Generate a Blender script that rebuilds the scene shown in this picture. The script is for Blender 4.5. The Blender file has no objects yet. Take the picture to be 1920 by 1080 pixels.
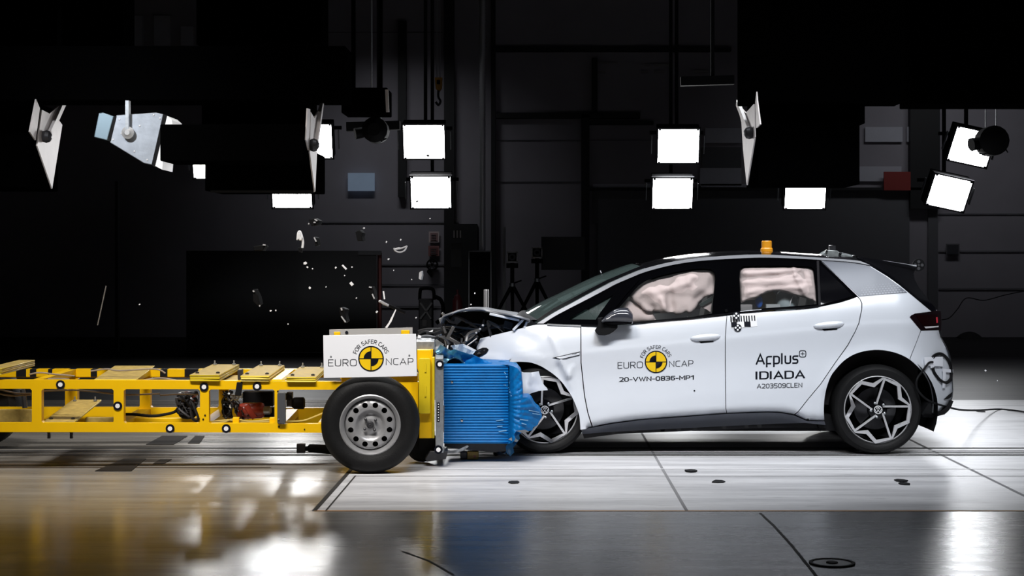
import bpy, bmesh, math, random
from math import sin, cos, pi, radians, sqrt, atan2, hypot
from mathutils import Vector, Matrix, noise
from mathutils.geometry import delaunay_2d_cdt

S = bpy.context.scene
COL = S.collection
RND = random.Random(7)

# ------------------------------------------------------------------ camera
F, CX, CY, H, DC = 3012.0, 1013.0, 484.0, 1.53, 12.5
cd = bpy.data.cameras.new('camera'); cam = bpy.data.objects.new('camera', cd); COL.objects.link(cam)
cam.location = (0, -DC, H); cam.rotation_euler = (pi/2, 0, 0)
cd.sensor_width = 36; cd.lens = 36*F/1920
cd.shift_x = (960-CX)/1920; cd.shift_y = (CY-540)/1920
cd.clip_end = 200
S.camera = cam

# ------------------------------------------------------------------ world, exposure, lights
w = bpy.data.worlds.new('hall_air'); S.world = w; w.use_nodes = True
w.node_tree.nodes['Background'].inputs[0].default_value = (.6, .65, .8, 1)
w.node_tree.nodes['Background'].inputs[1].default_value = .0015
S.view_settings.view_transform = 'Standard'; S.view_settings.look = 'None'
S.view_settings.exposure = 0; S.view_settings.gamma = 1; S.view_settings.use_curve_mapping = False

def area(name, loc, target, sx, sy, power, spread=90, col=(1, .97, .95)):
    l = bpy.data.lights.new(name, 'AREA'); l.shape = 'RECTANGLE'; l.size = sx; l.size_y = sy
    l.energy = power; l.spread = radians(spread); l.color = col
    o = bpy.data.objects.new(name, l); COL.objects.link(o)
    o.location = loc; o.rotation_euler = (Vector(target)-Vector(loc)).to_track_quat('-Z', 'Y').to_euler()
    return o
COOL = (.93, .96, 1.0); WARM = (1, .955, .90)
# the overhead rows of high-speed-film lamps in front of and behind the track
area('lamp_row_front', (2.2, -4.6, 6.3), (2.0, .2, .55), 4.4, .6, 62, 52, COOL)
area('lamp_row_front', (-2.6, -4.9, 6.3), (-2.2, -.3, .5), 3.8, .6, 86, 54, WARM)
area('lamp_row_over', (1.6, 1.0, 5.6), (1.6, .8, 0), 5.0, .8, 47, 80, COOL)
area('lamp_row_over', (-3.0, .8, 5.6), (-3.0, .4, 0), 3.0, .8, 20, 80, WARM)
area('lamp_row_rear', (1.6, 7.2, 6.0), (1.6, 2.6, .2), 6.0, .6, 60, 60, COOL)
area('box_lamp_fill', (-4.6, -4.0, 5.2), (-3.9, 2.0, 2.75), .4, .3, 8, 26, COOL)  # unseen spot added to brighten the side of the box lamp
# unseen fill lights added to brighten the back wall
area('wall_fill_light', (7.5, 15.2, 5.9), (8.2, 18.6, 2.2), 3.0, .4, 11, 120, COOL)
area('wall_fill_light', (-2.9, 15.4, 5.7), (-2.8, 18.6, 1.6), 1.8, .4, 6.5, 95, COOL)

# ------------------------------------------------------------------ materials
MATS = {}
def mat(name, col, rough=.5, metal=0., coat=0., emis=None, es=0., var=.06, vscale=6., bump=0., bscale=40., spec=.5, rvar=0.):
    if name in MATS: return MATS[name]
    m = bpy.data.materials.new(name); m.use_nodes = True; nt = m.node_tree; b = nt.nodes['Principled BSDF']
    b.inputs['Roughness'].default_value = rough; b.inputs['Metallic'].default_value = metal
    b.inputs['Coat Weight'].default_value = coat; b.inputs['Coat Roughness'].default_value = .03
    b.inputs['Specular IOR Level'].default_value = spec
    tc = nt.nodes.new('ShaderNodeTexCoord')
    nz = nt.nodes.new('ShaderNodeTexNoise'); nz.inputs['Scale'].default_value = vscale; nz.inputs['Detail'].default_value = 4
    nt.links.new(tc.outputs['Object'], nz.inputs['Vector'])
    mx = nt.nodes.new('ShaderNodeMix'); mx.data_type = 'RGBA'
    mx.inputs['A'].default_value = tuple(max(0, c*(1-var)) for c in col)+(1,)
    mx.inputs['B'].default_value = tuple(min(1, c*(1+var)) for c in col)+(1,)
    nt.links.new(nz.outputs['Fac'], mx.inputs['Factor']); nt.links.new(mx.outputs['Result'], b.inputs['Base Color'])
    if rvar:
        mr = nt.nodes.new('ShaderNodeMapRange'); mr.inputs['To Min'].default_value = max(.02, rough-rvar); mr.inputs['To Max'].default_value = rough+rvar
        nt.links.new(nz.outputs['Fac'], mr.inputs['Value']); nt.links.new(mr.outputs['Result'], b.inputs['Roughness'])
    if bump:
        n2 = nt.nodes.new('ShaderNodeTexNoise'); n2.inputs['Scale'].default_value = bscale; nt.links.new(tc.outputs['Object'], n2.inputs['Vector'])
        bp = nt.nodes.new('ShaderNodeBump'); bp.inputs['Strength'].default_value = bump; bp.inputs['Distance'].default_value = .01
        nt.links.new(n2.outputs['Fac'], bp.inputs['Height']); nt.links.new(bp.outputs['Normal'], b.inputs['Normal'])
    if emis:
        b.inputs['Emission Color'].default_value = tuple(emis)+(1,); b.inputs['Emission Strength'].default_value = es
    MATS[name] = m
    return m

def glass(name, tint, trans, rough=.02):
    m = bpy.data.materials.new(name); m.use_nodes = True; nt = m.node_tree; b = nt.nodes['Principled BSDF']
    b.inputs['Base Color'].default_value = tuple(c*.25 for c in tint)+(1,); b.inputs['Roughness'].default_value = rough
    t = nt.nodes.new('ShaderNodeBsdfTransparent'); t.inputs['Color'].default_value = tuple(tint)+(1,)
    fr = nt.nodes.new('ShaderNodeLayerWeight'); fr.inputs['Blend'].default_value = .15
    mr = nt.nodes.new('ShaderNodeMapRange'); mr.inputs['To Min'].default_value = 1-trans; mr.inputs['To Max'].default_value = 1
    ms = nt.nodes.new('ShaderNodeMixShader'); nt.links.new(fr.outputs['Fresnel'], mr.inputs['Value'])
    nt.links.new(mr.outputs['Result'], ms.inputs['Fac']); nt.links.new(t.outputs[0], ms.inputs[1]); nt.links.new(b.outputs[0], ms.inputs[2])
    nt.links.new(ms.outputs[0], nt.nodes['Material Output'].inputs['Surface'])
    MATS[name] = m; return m

WHITE = mat('car_white_paint', (.66, .69, .745), .28, coat=.6, var=.01)
SILVER = mat('car_silver_trim', (.17, .175, .19), .42, metal=.35, var=.03)
FILM = mat('car_silver_film', (.105, .115, .14), .4, metal=.1, coat=.1, var=.04)
HEXW = mat('car_hexagon_dots', (.27, .285, .33), .4)
GBLACK = mat('car_gloss_black', (.004, .004, .005), .10, spec=.22)
SURR = mat('window_surround_black', (.0015, .0015, .002), .5, spec=0.)
MBLACK = mat('matte_black', (.006, .006, .007), .65, spec=.15)
SILLM = mat('car_sill_grey', (.035, .040, .055), .38)
CABIN = mat('cabin_dark', (.012, .009, .010), .8)
RUBBER = mat('tyre_rubber', (.006, .006, .0065), .6, spec=.22, var=.3, vscale=30, bump=.15, bscale=90)
ALU = mat('machined_aluminium', (.66, .66, .68), .3, metal=.45, rvar=.08, vscale=40)
STEELW = mat('steel_wheel_paint', (.34, .34, .35), .36, metal=.45, var=.1, vscale=20, bump=.05)
CHROME = mat('bright_metal', (.7, .7, .72), .18, metal=1., var=.1)
GSTEEL = mat('galvanised_steel', (.36, .38, .40), .38, metal=.7, var=.25, vscale=45, rvar=.1)
DSTEEL = mat('dark_metal', (.05, .05, .055), .4, metal=.5, var=.3, vscale=25)
AIRB = mat('airbag_fabric', (.54, .445, .43), .85, var=.05, bump=.12, bscale=120)
YEL = mat('trolley_yellow', (.80, .47, .002), .38, spec=.3, coat=.05, var=.05, vscale=9, bump=.02)
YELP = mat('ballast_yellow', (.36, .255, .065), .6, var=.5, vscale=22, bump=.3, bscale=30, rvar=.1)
YELD = mat('face_frame_yellow', (.62, .46, .008), .4, coat=.15, var=.08)
REDM = mat('red_machine', (.30, .035, .02), .35, coat=.3, var=.2)
BLUE = mat('barrier_blue', (.001, .135, .40), .45, spec=.22, var=.22, vscale=14)
BLUEL = mat('barrier_cladding_pale', (.10, .24, .36), .3, metal=.55, var=.4, vscale=18)
SIGNW = mat('sign_white', (.80, .81, .85), .35, coat=.2, var=.01)
INK = mat('lettering_ink', (.005, .006, .011), .6, spec=.1)
LOGOY = mat('logo_yellow', (.83, .53, .005), .4)
MARKW = mat('marker_white', (.8, .8, .82), .5)
ORANGE = mat('amber_plastic', (.85, .36, .02), .3, emis=(1, .35, .02), es=.12)
GLASSF = glass('side_glass', (.95, .96, .96), .95)
GLASSW = glass('windscreen_glass', (.30, .42, .40), .55, .06)
TAPE = mat('white_tape', (.82, .84, .9), .5)

# ------------------------------------------------------------------ helpers
def W(px, py, Y=0.):
    d = DC+Y
    return Vector(((px-CX)*d/F, Y, H-(py-CY)*d/F))
def GZ(px, py):                       # a point of the floor seen at (px, py)
    d = F*H/(py-CY)
    return Vector(((px-CX)*d/F, d-DC, 0.))
def hermite(tab):
    xs = [a for a, b in tab]; ys = [b for a, b in tab]; n = len(xs); sl = []
    for i in range(n):
        if i == 0: sl.append((ys[1]-ys[0])/(xs[1]-xs[0]))
        elif i == n-1: sl.append((ys[-1]-ys[-2])/(xs[-1]-xs[-2]))
        else:
            a = (ys[i]-ys[i-1])/(xs[i]-xs[i-1]); b = (ys[i+1]-ys[i])/(xs[i+1]-xs[i])
            sl.append(0 if a*b <= 0 else 2*a*b/(a+b))
    def f(x):
        if x <= xs[0]: return ys[0]+(x-xs[0])*sl[0]*.5
        if x >= xs[-1]: return ys[-1]+(x-xs[-1])*sl[-1]*.5
        i = 0
        while x > xs[i+1]: i += 1
        h = xs[i+1]-xs[i]; t = (x-xs[i])/h
        return (2*t**3-3*t*t+1)*ys[i]+(t**3-2*t*t+t)*h*sl[i]+(-2*t**3+3*t*t)*ys[i+1]+(t**3-t*t)*h*sl[i+1]
    return f
def inside(p, poly):
    x, y = p; c = False; n = len(poly); j = n-1
    for i in range(n):
        xi, yi = poly[i]; xj, yj = poly[j]
        if (yi > y) != (yj > y) and x < (xj-xi)*(y-yi)/(yj-yi)+xi: c = not c
        j = i
    return c
def segd(p, a, b):
    ax, ay = a; bx, by = b; dx, dy = bx-ax, by-ay; l = dx*dx+dy*dy
    t = 0 if l == 0 else max(0, min(1, ((p[0]-ax)*dx+(p[1]-ay)*dy)/l))
    return hypot(p[0]-ax-t*dx, p[1]-ay-t*dy)
def pdist(p, poly): return min(segd(p, poly[i-1], poly[i]) for i in range(len(poly)))
def dens(poly, st):
    out = []
    for i in range(len(poly)):
        a = poly[i]; b = poly[(i+1) % len(poly)]; n = max(1, int(hypot(b[0]-a[0], b[1]-a[1])/st))
        for k in range(n): out.append((a[0]+(b[0]-a[0])*k/n, a[1]+(b[1]-a[1])*k/n))
    return out
def spl(pts, n=6, closed=False):      # Catmull-Rom through points of any dimension
    P = [Vector(p) for p in pts]; m = len(P); out = []
    rng = range(m if closed else m-1)
    for i in rng:
        g = (lambda k: P[k % m]) if closed else (lambda k: P[max(0, min(m-1, k))])
        p0, p1, p2, p3 = g(i-1), g(i), g(i+1), g(i+2)
        for k in range(n):
            t = k/n
            out.append(.5*((2*p1)+(p2-p0)*t+(2*p0-5*p1+4*p2-p3)*t*t+(3*p1-p0-3*p2+p3)*t**3))
    if not closed: out.append(P[-1].copy())
    return out
def circ(cx, cy, r, n=32, a0=0., a1=2*pi, ry=None):
    ry = r if ry is None else ry
    full = abs(a1-a0-2*pi) < 1e-6
    m = n if full else n+1
    return [(cx+r*cos(a0+(a1-a0)*k/n), cy-ry*sin(a0+(a1-a0)*k/n)) for k in range(m)]

class MB:
    def __init__(s): s.v = []; s.f = []; s.m = []
    def add(s, vs, fs, mi=0):
        o = len(s.v); s.v += [Vector(v) for v in vs]
        for f in fs: s.f.append([o+i for i in f]); s.m.append(mi)
        return s
    def box(s, c, sz, R=None, mi=0):
        x, y, z = sz[0]/2, sz[1]/2, sz[2]/2
        vs = [Vector((a*x, b*y, d*z)) for d in (-1, 1) for b in (-1, 1) for a in (-1, 1)]
        if R is not None: vs = [R @ v for v in vs]
        c = Vector(c)
        return s.add([c+v for v in vs], [(0, 2, 3, 1), (4, 5, 7, 6), (0, 1, 5, 4), (2, 6, 7, 3), (0, 4, 6, 2), (1, 3, 7, 5)], mi)
    def prism(s, pts, vec, mi=0):
        n = len(pts); vec = Vector(vec); P = [Vector(p) for p in pts]
        return s.add(P+[p+vec for p in P], [list(range(n)), list(range(2*n-1, n-1, -1))]+[(i, i+n, (i+1) % n+n, (i+1) % n) for i in range(n)], mi)
    def bar(s, a, b, wd, ht, mi=0, up=(0, 0, 1)):
        a, b = Vector(a), Vector(b); d = b-a; L = d.length; d.normalize(); u = Vector(up)
        if abs(d.dot(u)) > .98: u = Vector((0, 1, 0))
        x = d.cross(u).normalized(); u = x.cross(d)
        return s.box((a+b)/2, (L, wd, ht), Matrix((d, x, u)).transposed(), mi)
    def tube(s, path, r, n=8, mi=0, closed=False):
        P = [Vector(p) for p in path]; m = len(P); rings = []; ref = None
        rr = r if isinstance(r, (list, tuple)) else [r]*m
        for i in range(m):
            if closed: t = P[(i+1) % m]-P[i-1]
            else: t = P[min(m-1, i+1)]-P[max(0, i-1)]
            t = t.normalized() if t.length > 1e-9 else Vector((1, 0, 0))
            if ref is None: ref = Vector((0, 0, 1)) if abs(t.z) < .9 else Vector((0, 1, 0))
            ref = (ref-t*ref.dot(t)).normalized(); bb = t.cross(ref)
            rings.append([P[i]+(ref*cos(2*pi*k/n)+bb*sin(2*pi*k/n))*rr[i] for k in range(n)])
        fs = []
        for i in range(m if closed else m-1):
            j = (i+1) % m
            fs += [(i*n+k, i*n+(k+1) % n, j*n+(k+1) % n, j*n+k) for k in range(n)]
        if not closed: fs += [list(range(n-1, -1, -1)), [(m-1)*n+k for k in range(n)]]
        return s.add([v for r_ in rings for v in r_], fs, mi)
    def lathe(s, prof, c, ax=(0, -1, 0), n=48, mi=0, caps=True):   # prof: (radius, position along axis)
        c = Vector(c); ax = Vector(ax).normalized(); e = Vector((0, 0, 1)) if abs(ax.z) < .9 else Vector((1, 0, 0))
        e = (e-ax*e.dot(ax)).normalized(); g = ax.cross(e); vs = []; fs = []
        for r, h in prof: vs += [c+ax*h+(e*cos(2*pi*k/n)+g*sin(2*pi*k/n))*r for k in range(n)]
        for i in range(len(prof)-1): fs += [(i*n+k, i*n+(k+1) % n, (i+1)*n+(k+1) % n, (i+1)*n+k) for k in range(n)]
        if caps: fs += [list(range(n-1, -1, -1)), [(len(prof)-1)*n+k for k in range(n)]]
        return s.add(vs, fs, mi)
    def grid(s, fn, nu, nv, mi=0):
        vs = [fn(i/nu, j/nv) for i in range(nu+1) for j in range(nv+1)]
        return s.add(vs, [(i*(nv+1)+j, (i+1)*(nv+1)+j, (i+1)*(nv+1)+j+1, i*(nv+1)+j+1) for i in range(nu) for j in range(nv)], mi)
    def sheet(s, poly, P, step=7., holes=(), rim=(0, .02, 0), mi=0, bd=6., mirror=None, extra=()):
        """fill a traced outline with a fine mesh; P(px, py) gives the 3D point; rim turns the edge inwards"""
        B = dens(poly, bd); Hs = [dens(h, bd) for h in holes]
        pts = []; edges = []
        for L in [B]+Hs:
            o = len(pts); pts += L; edges += [(o+i, o+(i+1) % len(L)) for i in range(len(L))]
        x0 = min(p[0] for p in B); x1 = max(p[0] for p in B); y0 = min(p[1] for p in B); y1 = max(p[1] for p in B)
        nx = int((x1-x0)/step)+1; ny = int((y1-y0)/step)+1
        for i in range(nx+1):
            for j in range(ny+1):
                p = (x0+(i+.5*(j % 2))*step, y0+j*step)
                if inside(p, poly) and not any(inside(p, h) for h in holes) and pdist(p, poly) > step*.45 and all(pdist(p, h) > step*.45 for h in holes): pts.append(p)
        if extra:
            pts = pts[:len(edges)]+[p for p in pts[len(edges):] if min(abs(p[0]-q[0])+abs(p[1]-q[1]) for q in extra) > step*.5]
            pts += [p for p in extra if inside(p, poly) and pdist(p, poly) > 2]
        r = delaunay_2d_cdt([Vector(p) for p in pts], edges, [], 0, 1e-5)
        vs2, tris = r[0], r[2]; keep = []
        for t in tris:
            c = (sum(vs2[i].x for i in t)/3, sum(vs2[i].y for i in t)/3)
            if inside(c, poly) and not any(inside(c, h) for h in holes): keep.append(tuple(t))
        V3 = [P(v.x, v.y) for v in vs2]; cnt = {}
        fs = []
        for t in keep:
            a, b, c = (vs2[i] for i in t)
            if (b.x-a.x)*(c.y-a.y)-(b.y-a.y)*(c.x-a.x) < 0: t = (t[0], t[2], t[1])
            fs.append(tuple(reversed(t)))
            for k in range(3):
                e = (t[k], t[(k+1) % 3]); cnt[tuple(sorted(e))] = cnt.get(tuple(sorted(e)), 0)+1
        if rim is not None:
            n = len(V3); rim = Vector(rim); idx = {}
            for e, c in cnt.items():
                if c == 1:
                    for i in e:
                        if i not in idx: idx[i] = len(V3); V3.append(V3[i]+rim)
                    fs.append((e[0], e[1], idx[e[1]], idx[e[0]]))
        if mirror is not None: V3 = [Vector((v.x, 2*mirror-v.y, v.z)) for v in V3]; fs = [tuple(reversed(f)) for f in fs]
        return s.add(V3, fs, mi)
    def build(s, name, mats, parent=None, smooth=True, bevel=0., ang=35, kind=None):
        if not isinstance(mats, (list, tuple)): mats = [mats]
        me = bpy.data.meshes.new(name)
        root = parent
        while root is not None and root.parent is not None: root = root.parent
        if root is not None: off = root.location.copy()
        else:
            xs = [v.x for v in s.v]; ys = [v.y for v in s.v]; zs = [v.z for v in s.v]
            off = Vector(((min(xs)+max(xs))/2, (min(ys)+max(ys))/2, min(zs)))
        me.from_pydata([tuple(v-off) for v in s.v], [], s.f)
        for m in mats: me.materials.append(m)
        me.polygons.foreach_set('material_index', s.m)
        bm = bmesh.new(); bm.from_mesh(me); bmesh.ops.remove_doubles(bm, verts=bm.verts, dist=1e-5)
        bmesh.ops.recalc_face_normals(bm, faces=bm.faces); bm.to_mesh(me); bm.free()
        if smooth:
            me.polygons.foreach_set('use_smooth', [True]*len(me.polygons)); me.set_sharp_from_angle(angle=radians(ang))
        me.update()
        o = bpy.data.objects.new(name, me); COL.objects.link(o)
        if parent is not None: o.parent = parent
        else: o.location = off
        if bevel:
            b = o.modifiers.new('bevel', 'BEVEL'); b.width = bevel; b.segments = 2; b.limit_method = 'ANGLE'; b.angle_limit = radians(40)
        if kind: o['kind'] = kind
        return o

def thing(name, label, cat, loc, group=None):
    o = bpy.data.objects.new(name, None); COL.objects.link(o); o.location = loc; o.empty_display_size = .1
    o['label'] = label; o['category'] = cat
    if group: o['group'] = group
    return o
def tag(o, label, cat, group=None, kind=None):
    o['label'] = label; o['category'] = cat
    if group: o['group'] = group
    if kind: o['kind'] = kind
    return o
def struct(name, mb, mats, **k): return mb.build(name, mats, kind='structure', **k)

def rpoly(P, r=.2, closed=False, skip=()):          # polyline with rounded corners
    n = len(P); out = []
    for i in range(n):
        p = Vector(P[i])
        if (not closed and i in (0, n-1)) or i in skip: out.append(p); continue
        q0 = Vector(P[i-1]); q1 = Vector(P[(i+1) % n]); a = (q0-p); b = (q1-p); k = min(r, a.length/2, b.length/2)
        A = p+a.normalized()*k; B = p+b.normalized()*k
        for t in (0, .2, .4, .6, .8, 1): out.append(A*(1-t)**2+p*2*t*(1-t)+B*t*t)
    return out+([out[0]] if closed else [])
def glyph(c):                                     # stroke lettering: (width, strokes) on a cap height of 1
    w = .62
    if c in 'O0Q': w = .74 if c == 'O' else .58; return w, [rpoly([(0, 0), (0, 1), (w, 1), (w, 0)], .3, True)]
    if c == 'E': w = .54; return w, [[(w, 1), (0, 1), (0, 0), (w, 0)], [(0, .52), (.48, .52)]]
    if c == 'F': w = .52; return w, [[(w, 1), (0, 1), (0, 0)], [(0, .5), (.46, .5)]]
    if c == 'L': w = .5; return w, [[(0, 1), (0, 0), (w, 0)]]
    if c == 'I': return 0., [[(0, 0), (0, 1)]]
    if c == 'U': w = .66; return w, [rpoly([(0, 1), (0, 0), (w, 0), (w, 1)], .28)]
    if c == 'R': return w, [rpoly([(0, 0), (0, 1), (w, 1), (w, .45), (0, .45)], .24, skip=(1,)), [(.32, .45), (w, 0)]]
    if c == 'P': return w, [rpoly([(0, 0), (0, 1), (w, 1), (w, .40), (0, .40)], .26, skip=(1,))]
    if c == 'D': w = .70; return w, [rpoly([(0, 0), (0, 1), (w, 1), (w, 0)], .32, True, skip=(0, 1))]
    if c == 'N': w = .66; return w, [[(0, 0), (0, 1), (w, 0), (w, 1)]]
    if c == 'M': w = .78; return w, [[(0, 0), (0, 1), (w/2, .35), (w, 1), (w, 0)]]
    if c == 'V': w = .70; return w, [[(0, 1), (w/2, 0), (w, 1)]]
    if c == 'W': w = 1.0; return w, [[(0, 1), (.27, 0), (.5, .9), (.73, 0), (1, 1)]]
    if c == 'A': w = .74; return w, [[(0, 0), (w/2, 1), (w, 0)], [(.18, .30), (w-.14, .30)]]
    if c == 'C': w = .58; return w, [rpoly([(w, 1), (0, 1), (0, 0), (w, 0)], .32)]
    if c == 'S': w = .54; return w, [rpoly([(w, 1), (0, 1), (0, .52), (w, .52), (w, 0), (0, 0)], .2)]
    if c == '2': w = .54; return w, [rpoly([(0, 1), (w, 1), (w, .52), (0, 0)], .24)+[Vector((w, 0))]]
    if c == '3': w = .54; return w, [rpoly([(0, 1), (w, 1), (w, .52), (.15, .52)], .2), rpoly([(.15, .52), (w, .52), (w, 0), (0, 0)], .22)]
    if c == '5': w = .54; return w, [rpoly([(w, 1), (0, 1), (0, .56), (w, .56), (w, 0), (0, 0)], .22, skip=(1, 2))]
    if c == '6': w = .56; return w, [rpoly([(w, 1), (0, 1), (0, 0), (w, 0), (w, .56), (0, .56)], .24)]
    if c == '9': w = .56; return w, [rpoly([(0, 0), (w, 0), (w, 1), (0, 1), (0, .44), (w, .44)], .24)]
    if c == '8': w = .56; return w, [rpoly([(0, .52), (0, 1), (w, 1), (w, .52)], .2, True), rpoly([(0, 0), (0, .52), (w, .52), (w, 0)], .22, True)]
    if c == '1': return .3, [[(0, .80), (.3, 1), (.3, 0)]]
    if c == '-': return .32, [[(0, .42), (.32, .42)]]
    if c == 'p': w = .52; return w, [[(0, -.30), (0, .74)], rpoly([(0, .74), (w, .74), (w, 0), (0, 0)], .24)]
    if c == 'r': w = .44; return w, [rpoly([(0, -.30), (0, .74), (w, .74)], .2), [(0, 0), (w*.8, 0)]]
    if c == 'l': return 0., [[(0, 1), (0, 0)]]
    if c == 'u': w = .50; return w, [rpoly([(0, .74), (0, 0), (w, 0), (w, .74)], .2)]
    if c == 's': w = .44; return w, [rpoly([(w, .74), (0, .74), (0, .39), (w, .39), (w, 0), (0, 0)], .16)]
    return .35, []
def stroke2d(path, t):
    L = [Vector(p) for p in path]; L = [p for i, p in enumerate(L) if i == 0 or (p-L[i-1]).length > 1e-4]
    A = []; B = []
    for i in range(len(L)):
        d1 = (L[i]-L[i-1]).normalized() if i else None; d2 = (L[i+1]-L[i]).normalized() if i < len(L)-1 else None
        if d1 is None or d2 is None:
            d = d1 or d2; n = Vector((-d.y, d.x)); k = 1
            if d1 is None and (L[0]-L[-1]).length < 1e-4: pass
        else:
            n1 = Vector((-d1.y, d1.x)); n2 = Vector((-d2.y, d2.x)); n = n1+n2
            n = n.normalized() if n.length > .05 else n1; k = 1/max(.45, n.dot(n1))
        A.append(L[i]+n*t*k/2); B.append(L[i]-n*t*k/2)
    e0 = (L[1]-L[0]).normalized()*t/2; e1 = (L[-1]-L[-2]).normalized()*t/2
    A[0] -= e0; B[0] -= e0; A[-1] += e1; B[-1] += e1
    m = len(L); return [tuple(v) for v in A+B], [(i, i+1, m+i+1, m+i) for i in range(m-1)]
def text2d(txt, t=.12, gap=.26):
    vs = []; fs = []; x = 0.
    for c in txt:
        w, st = glyph(c)
        for s_ in st:
            v, f = stroke2d([(p[0]+x, p[1]) for p in s_], t); o = len(vs); vs += v; fs += [tuple(o+i for i in q) for q in f]
        x += w+gap+(.08 if c in 'Il' else 0)
    return vs, fs
def letter(mb, txt, x0, x1, ytop, ybot, P, slope=0., offset=.12, mi=0):
    """lettering that fills the traced box; slope is the fall of the baseline per unit of length"""
    vs, fs = text2d(txt, offset)
    a0 = min(v[0] for v in vs); a1 = max(v[0] for v in vs); b0 = min(v[1] for v in vs); b1 = max(v[1] for v in vs)
    out = []
    for x, y in vs:
        px = x0+(x-a0)/(a1-a0)*(x1-x0); py = ybot+(y-b0)/(b1-b0)*(ytop-ybot)+slope*(px-x0)
        out.append(P(px, py))
    mb.add(out, fs, mi)
def arc_letter(mb, txt, cx, cy, r, a0, a1, hgt, P, offset=.15, mi=0):
    """letters along an arc from angle a0 to a1 (degrees, clockwise)"""
    wid = {}
    for ch in set(txt):
        if ch == ' ': wid[ch] = .28
        else:
            vs, fs = text2d(ch, offset); wid[ch] = max(v[0] for v in vs)-min(v[0] for v in vs)
    gap = .20; tot = sum(wid[c]+gap for c in txt)-gap; s = 0.
    for ch in txt:
        if ch != ' ':
            vs, fs = text2d(ch, offset); m0 = min(v[0] for v in vs); m1 = max(v[0] for v in vs)
            a = radians(a0+(a1-a0)*(s+wid[ch]/2)/tot); k = hgt
            out = []
            for x, y in vs:
                lx = (x-(m0+m1)/2)*k; ly = y*k
                out.append(P(cx+(r+ly)*cos(a)+lx*sin(a), cy-(r+ly)*sin(a)+lx*cos(a)))
            mb.add(out, fs, mi)
        s += wid[ch]+gap
def crash_logo(mb, cx, cy, r, P, l0=0., my=0, mk=1):
    def fill(poly, lay, mi): mb.add([P(x, y, lay) for x, y in poly], [list(range(len(poly)))], mi)
    def ring(ra, rb, lay, mi, n=48):
        A = circ(cx, cy, ra, n); B = circ(cx, cy, rb, n)
        mb.add([P(x, y, lay) for x, y in A+B], [(i, (i+1) % n, n+(i+1) % n, n+i) for i in range(n)], mi)
    fill(circ(cx, cy, r, 48), l0, my); ring(r*.93, r*1.03, l0+.0006, mk)
    b = r*.035
    fill([(cx-b, cy-r), (cx+b, cy-r), (cx+b, cy+r), (cx-b, cy+r)], l0+.0006, mk)
    fill([(cx-r, cy-b), (cx+r, cy-b), (cx+r, cy+b), (cx-r, cy+b)], l0+.0012, mk)
    fill([(cx, cy)]+circ(cx, cy, r*.6, 14, pi/2, pi), l0+.0018, mk)
    fill([(cx, cy)]+circ(cx, cy, r*.6, 14, -pi/2, 0), l0+.0018, mk)

# ================================================================== SETTING
def floor_mat(name, c1, c2, rough, stain, rv=.08, spec=.5, streak=(.35, 3.2, 1)):
    m = bpy.data.materials.new(name); m.use_nodes = True; nt = m.node_tree; b = nt.nodes['Principled BSDF']; L = nt.links.new
    tc = nt.nodes.new('ShaderNodeTexCoord'); mp = nt.nodes.new('ShaderNodeMapping'); mp.inputs['Scale'].default_value = streak
    L(tc.outputs['Object'], mp.inputs['Vector'])
    n1 = nt.nodes.new('ShaderNodeTexNoise'); n1.inputs['Scale'].default_value = 1.6; n1.inputs['Detail'].default_value = 8; n1.inputs['Roughness'].default_value = .62
    L(mp.outputs[0], n1.inputs['Vector'])
    n2 = nt.nodes.new('ShaderNodeTexNoise'); n2.inputs['Scale'].default_value = 14; n2.inputs['Detail'].default_value = 6; L(mp.outputs[0], n2.inputs['Vector'])
    r1 = nt.nodes.new('ShaderNodeMapRange'); r1.inputs['From Min'].default_value = .35; r1.inputs['From Max'].default_value = .66; L(n1.outputs['Fac'], r1.inputs['Value'])
    mx = nt.nodes.new('ShaderNodeMix'); mx.data_type = 'RGBA'; mx.inputs['A'].default_value = c1+(1,); mx.inputs['B'].default_value = c2+(1,); L(r1.outputs[0], mx.inputs['Factor'])
    r2 = nt.nodes.new('ShaderNodeMapRange'); r2.inputs['From Min'].default_value = .58; r2.inputs['From Max'].default_value = .75; r2.inputs['To Max'].default_value = stain; L(n2.outputs['Fac'], r2.inputs['Value'])
    m2 = nt.nodes.new('ShaderNodeMix'); m2.data_type = 'RGBA'; L(mx.outputs['Result'], m2.inputs['A']); m2.inputs['B'].default_value = tuple(c*.25 for c in c1)+(1,); L(r2.outputs[0], m2.inputs['Factor'])
    L(m2.outputs['Result'], b.inputs['Base Color'])
    r3 = nt.nodes.new('ShaderNodeMapRange'); r3.inputs['To Min'].default_value = rough-rv; r3.inputs['To Max'].default_value = rough+rv; L(n1.outputs['Fac'], r3.inputs['Value'])
    L(r3.outputs[0], b.inputs['Roughness']); b.inputs['Specular IOR Level'].default_value = spec
    n3 = nt.nodes.new('ShaderNodeTexNoise'); n3.inputs['Scale'].default_value = 3.0; n3.inputs['Detail'].default_value = 5; L(tc.outputs['Object'], n3.inputs['Vector'])
    bp = nt.nodes.new('ShaderNodeBump'); bp.inputs['Strength'].default_value = .10; bp.inputs['Distance'].default_value = .02; L(n3.outputs['Fac'], bp.inputs['Height']); L(bp.outputs[0], b.inputs['Normal'])
    return m
FL_WHITE = floor_mat('white_test_floor', (.46, .46, .48), (.74, .74, .76), .40, .6, spec=.35)
FL_CONC = floor_mat('polished_concrete', (.21, .20, .185), (.33, .315, .29), .20, .5, spec=.26)
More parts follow.
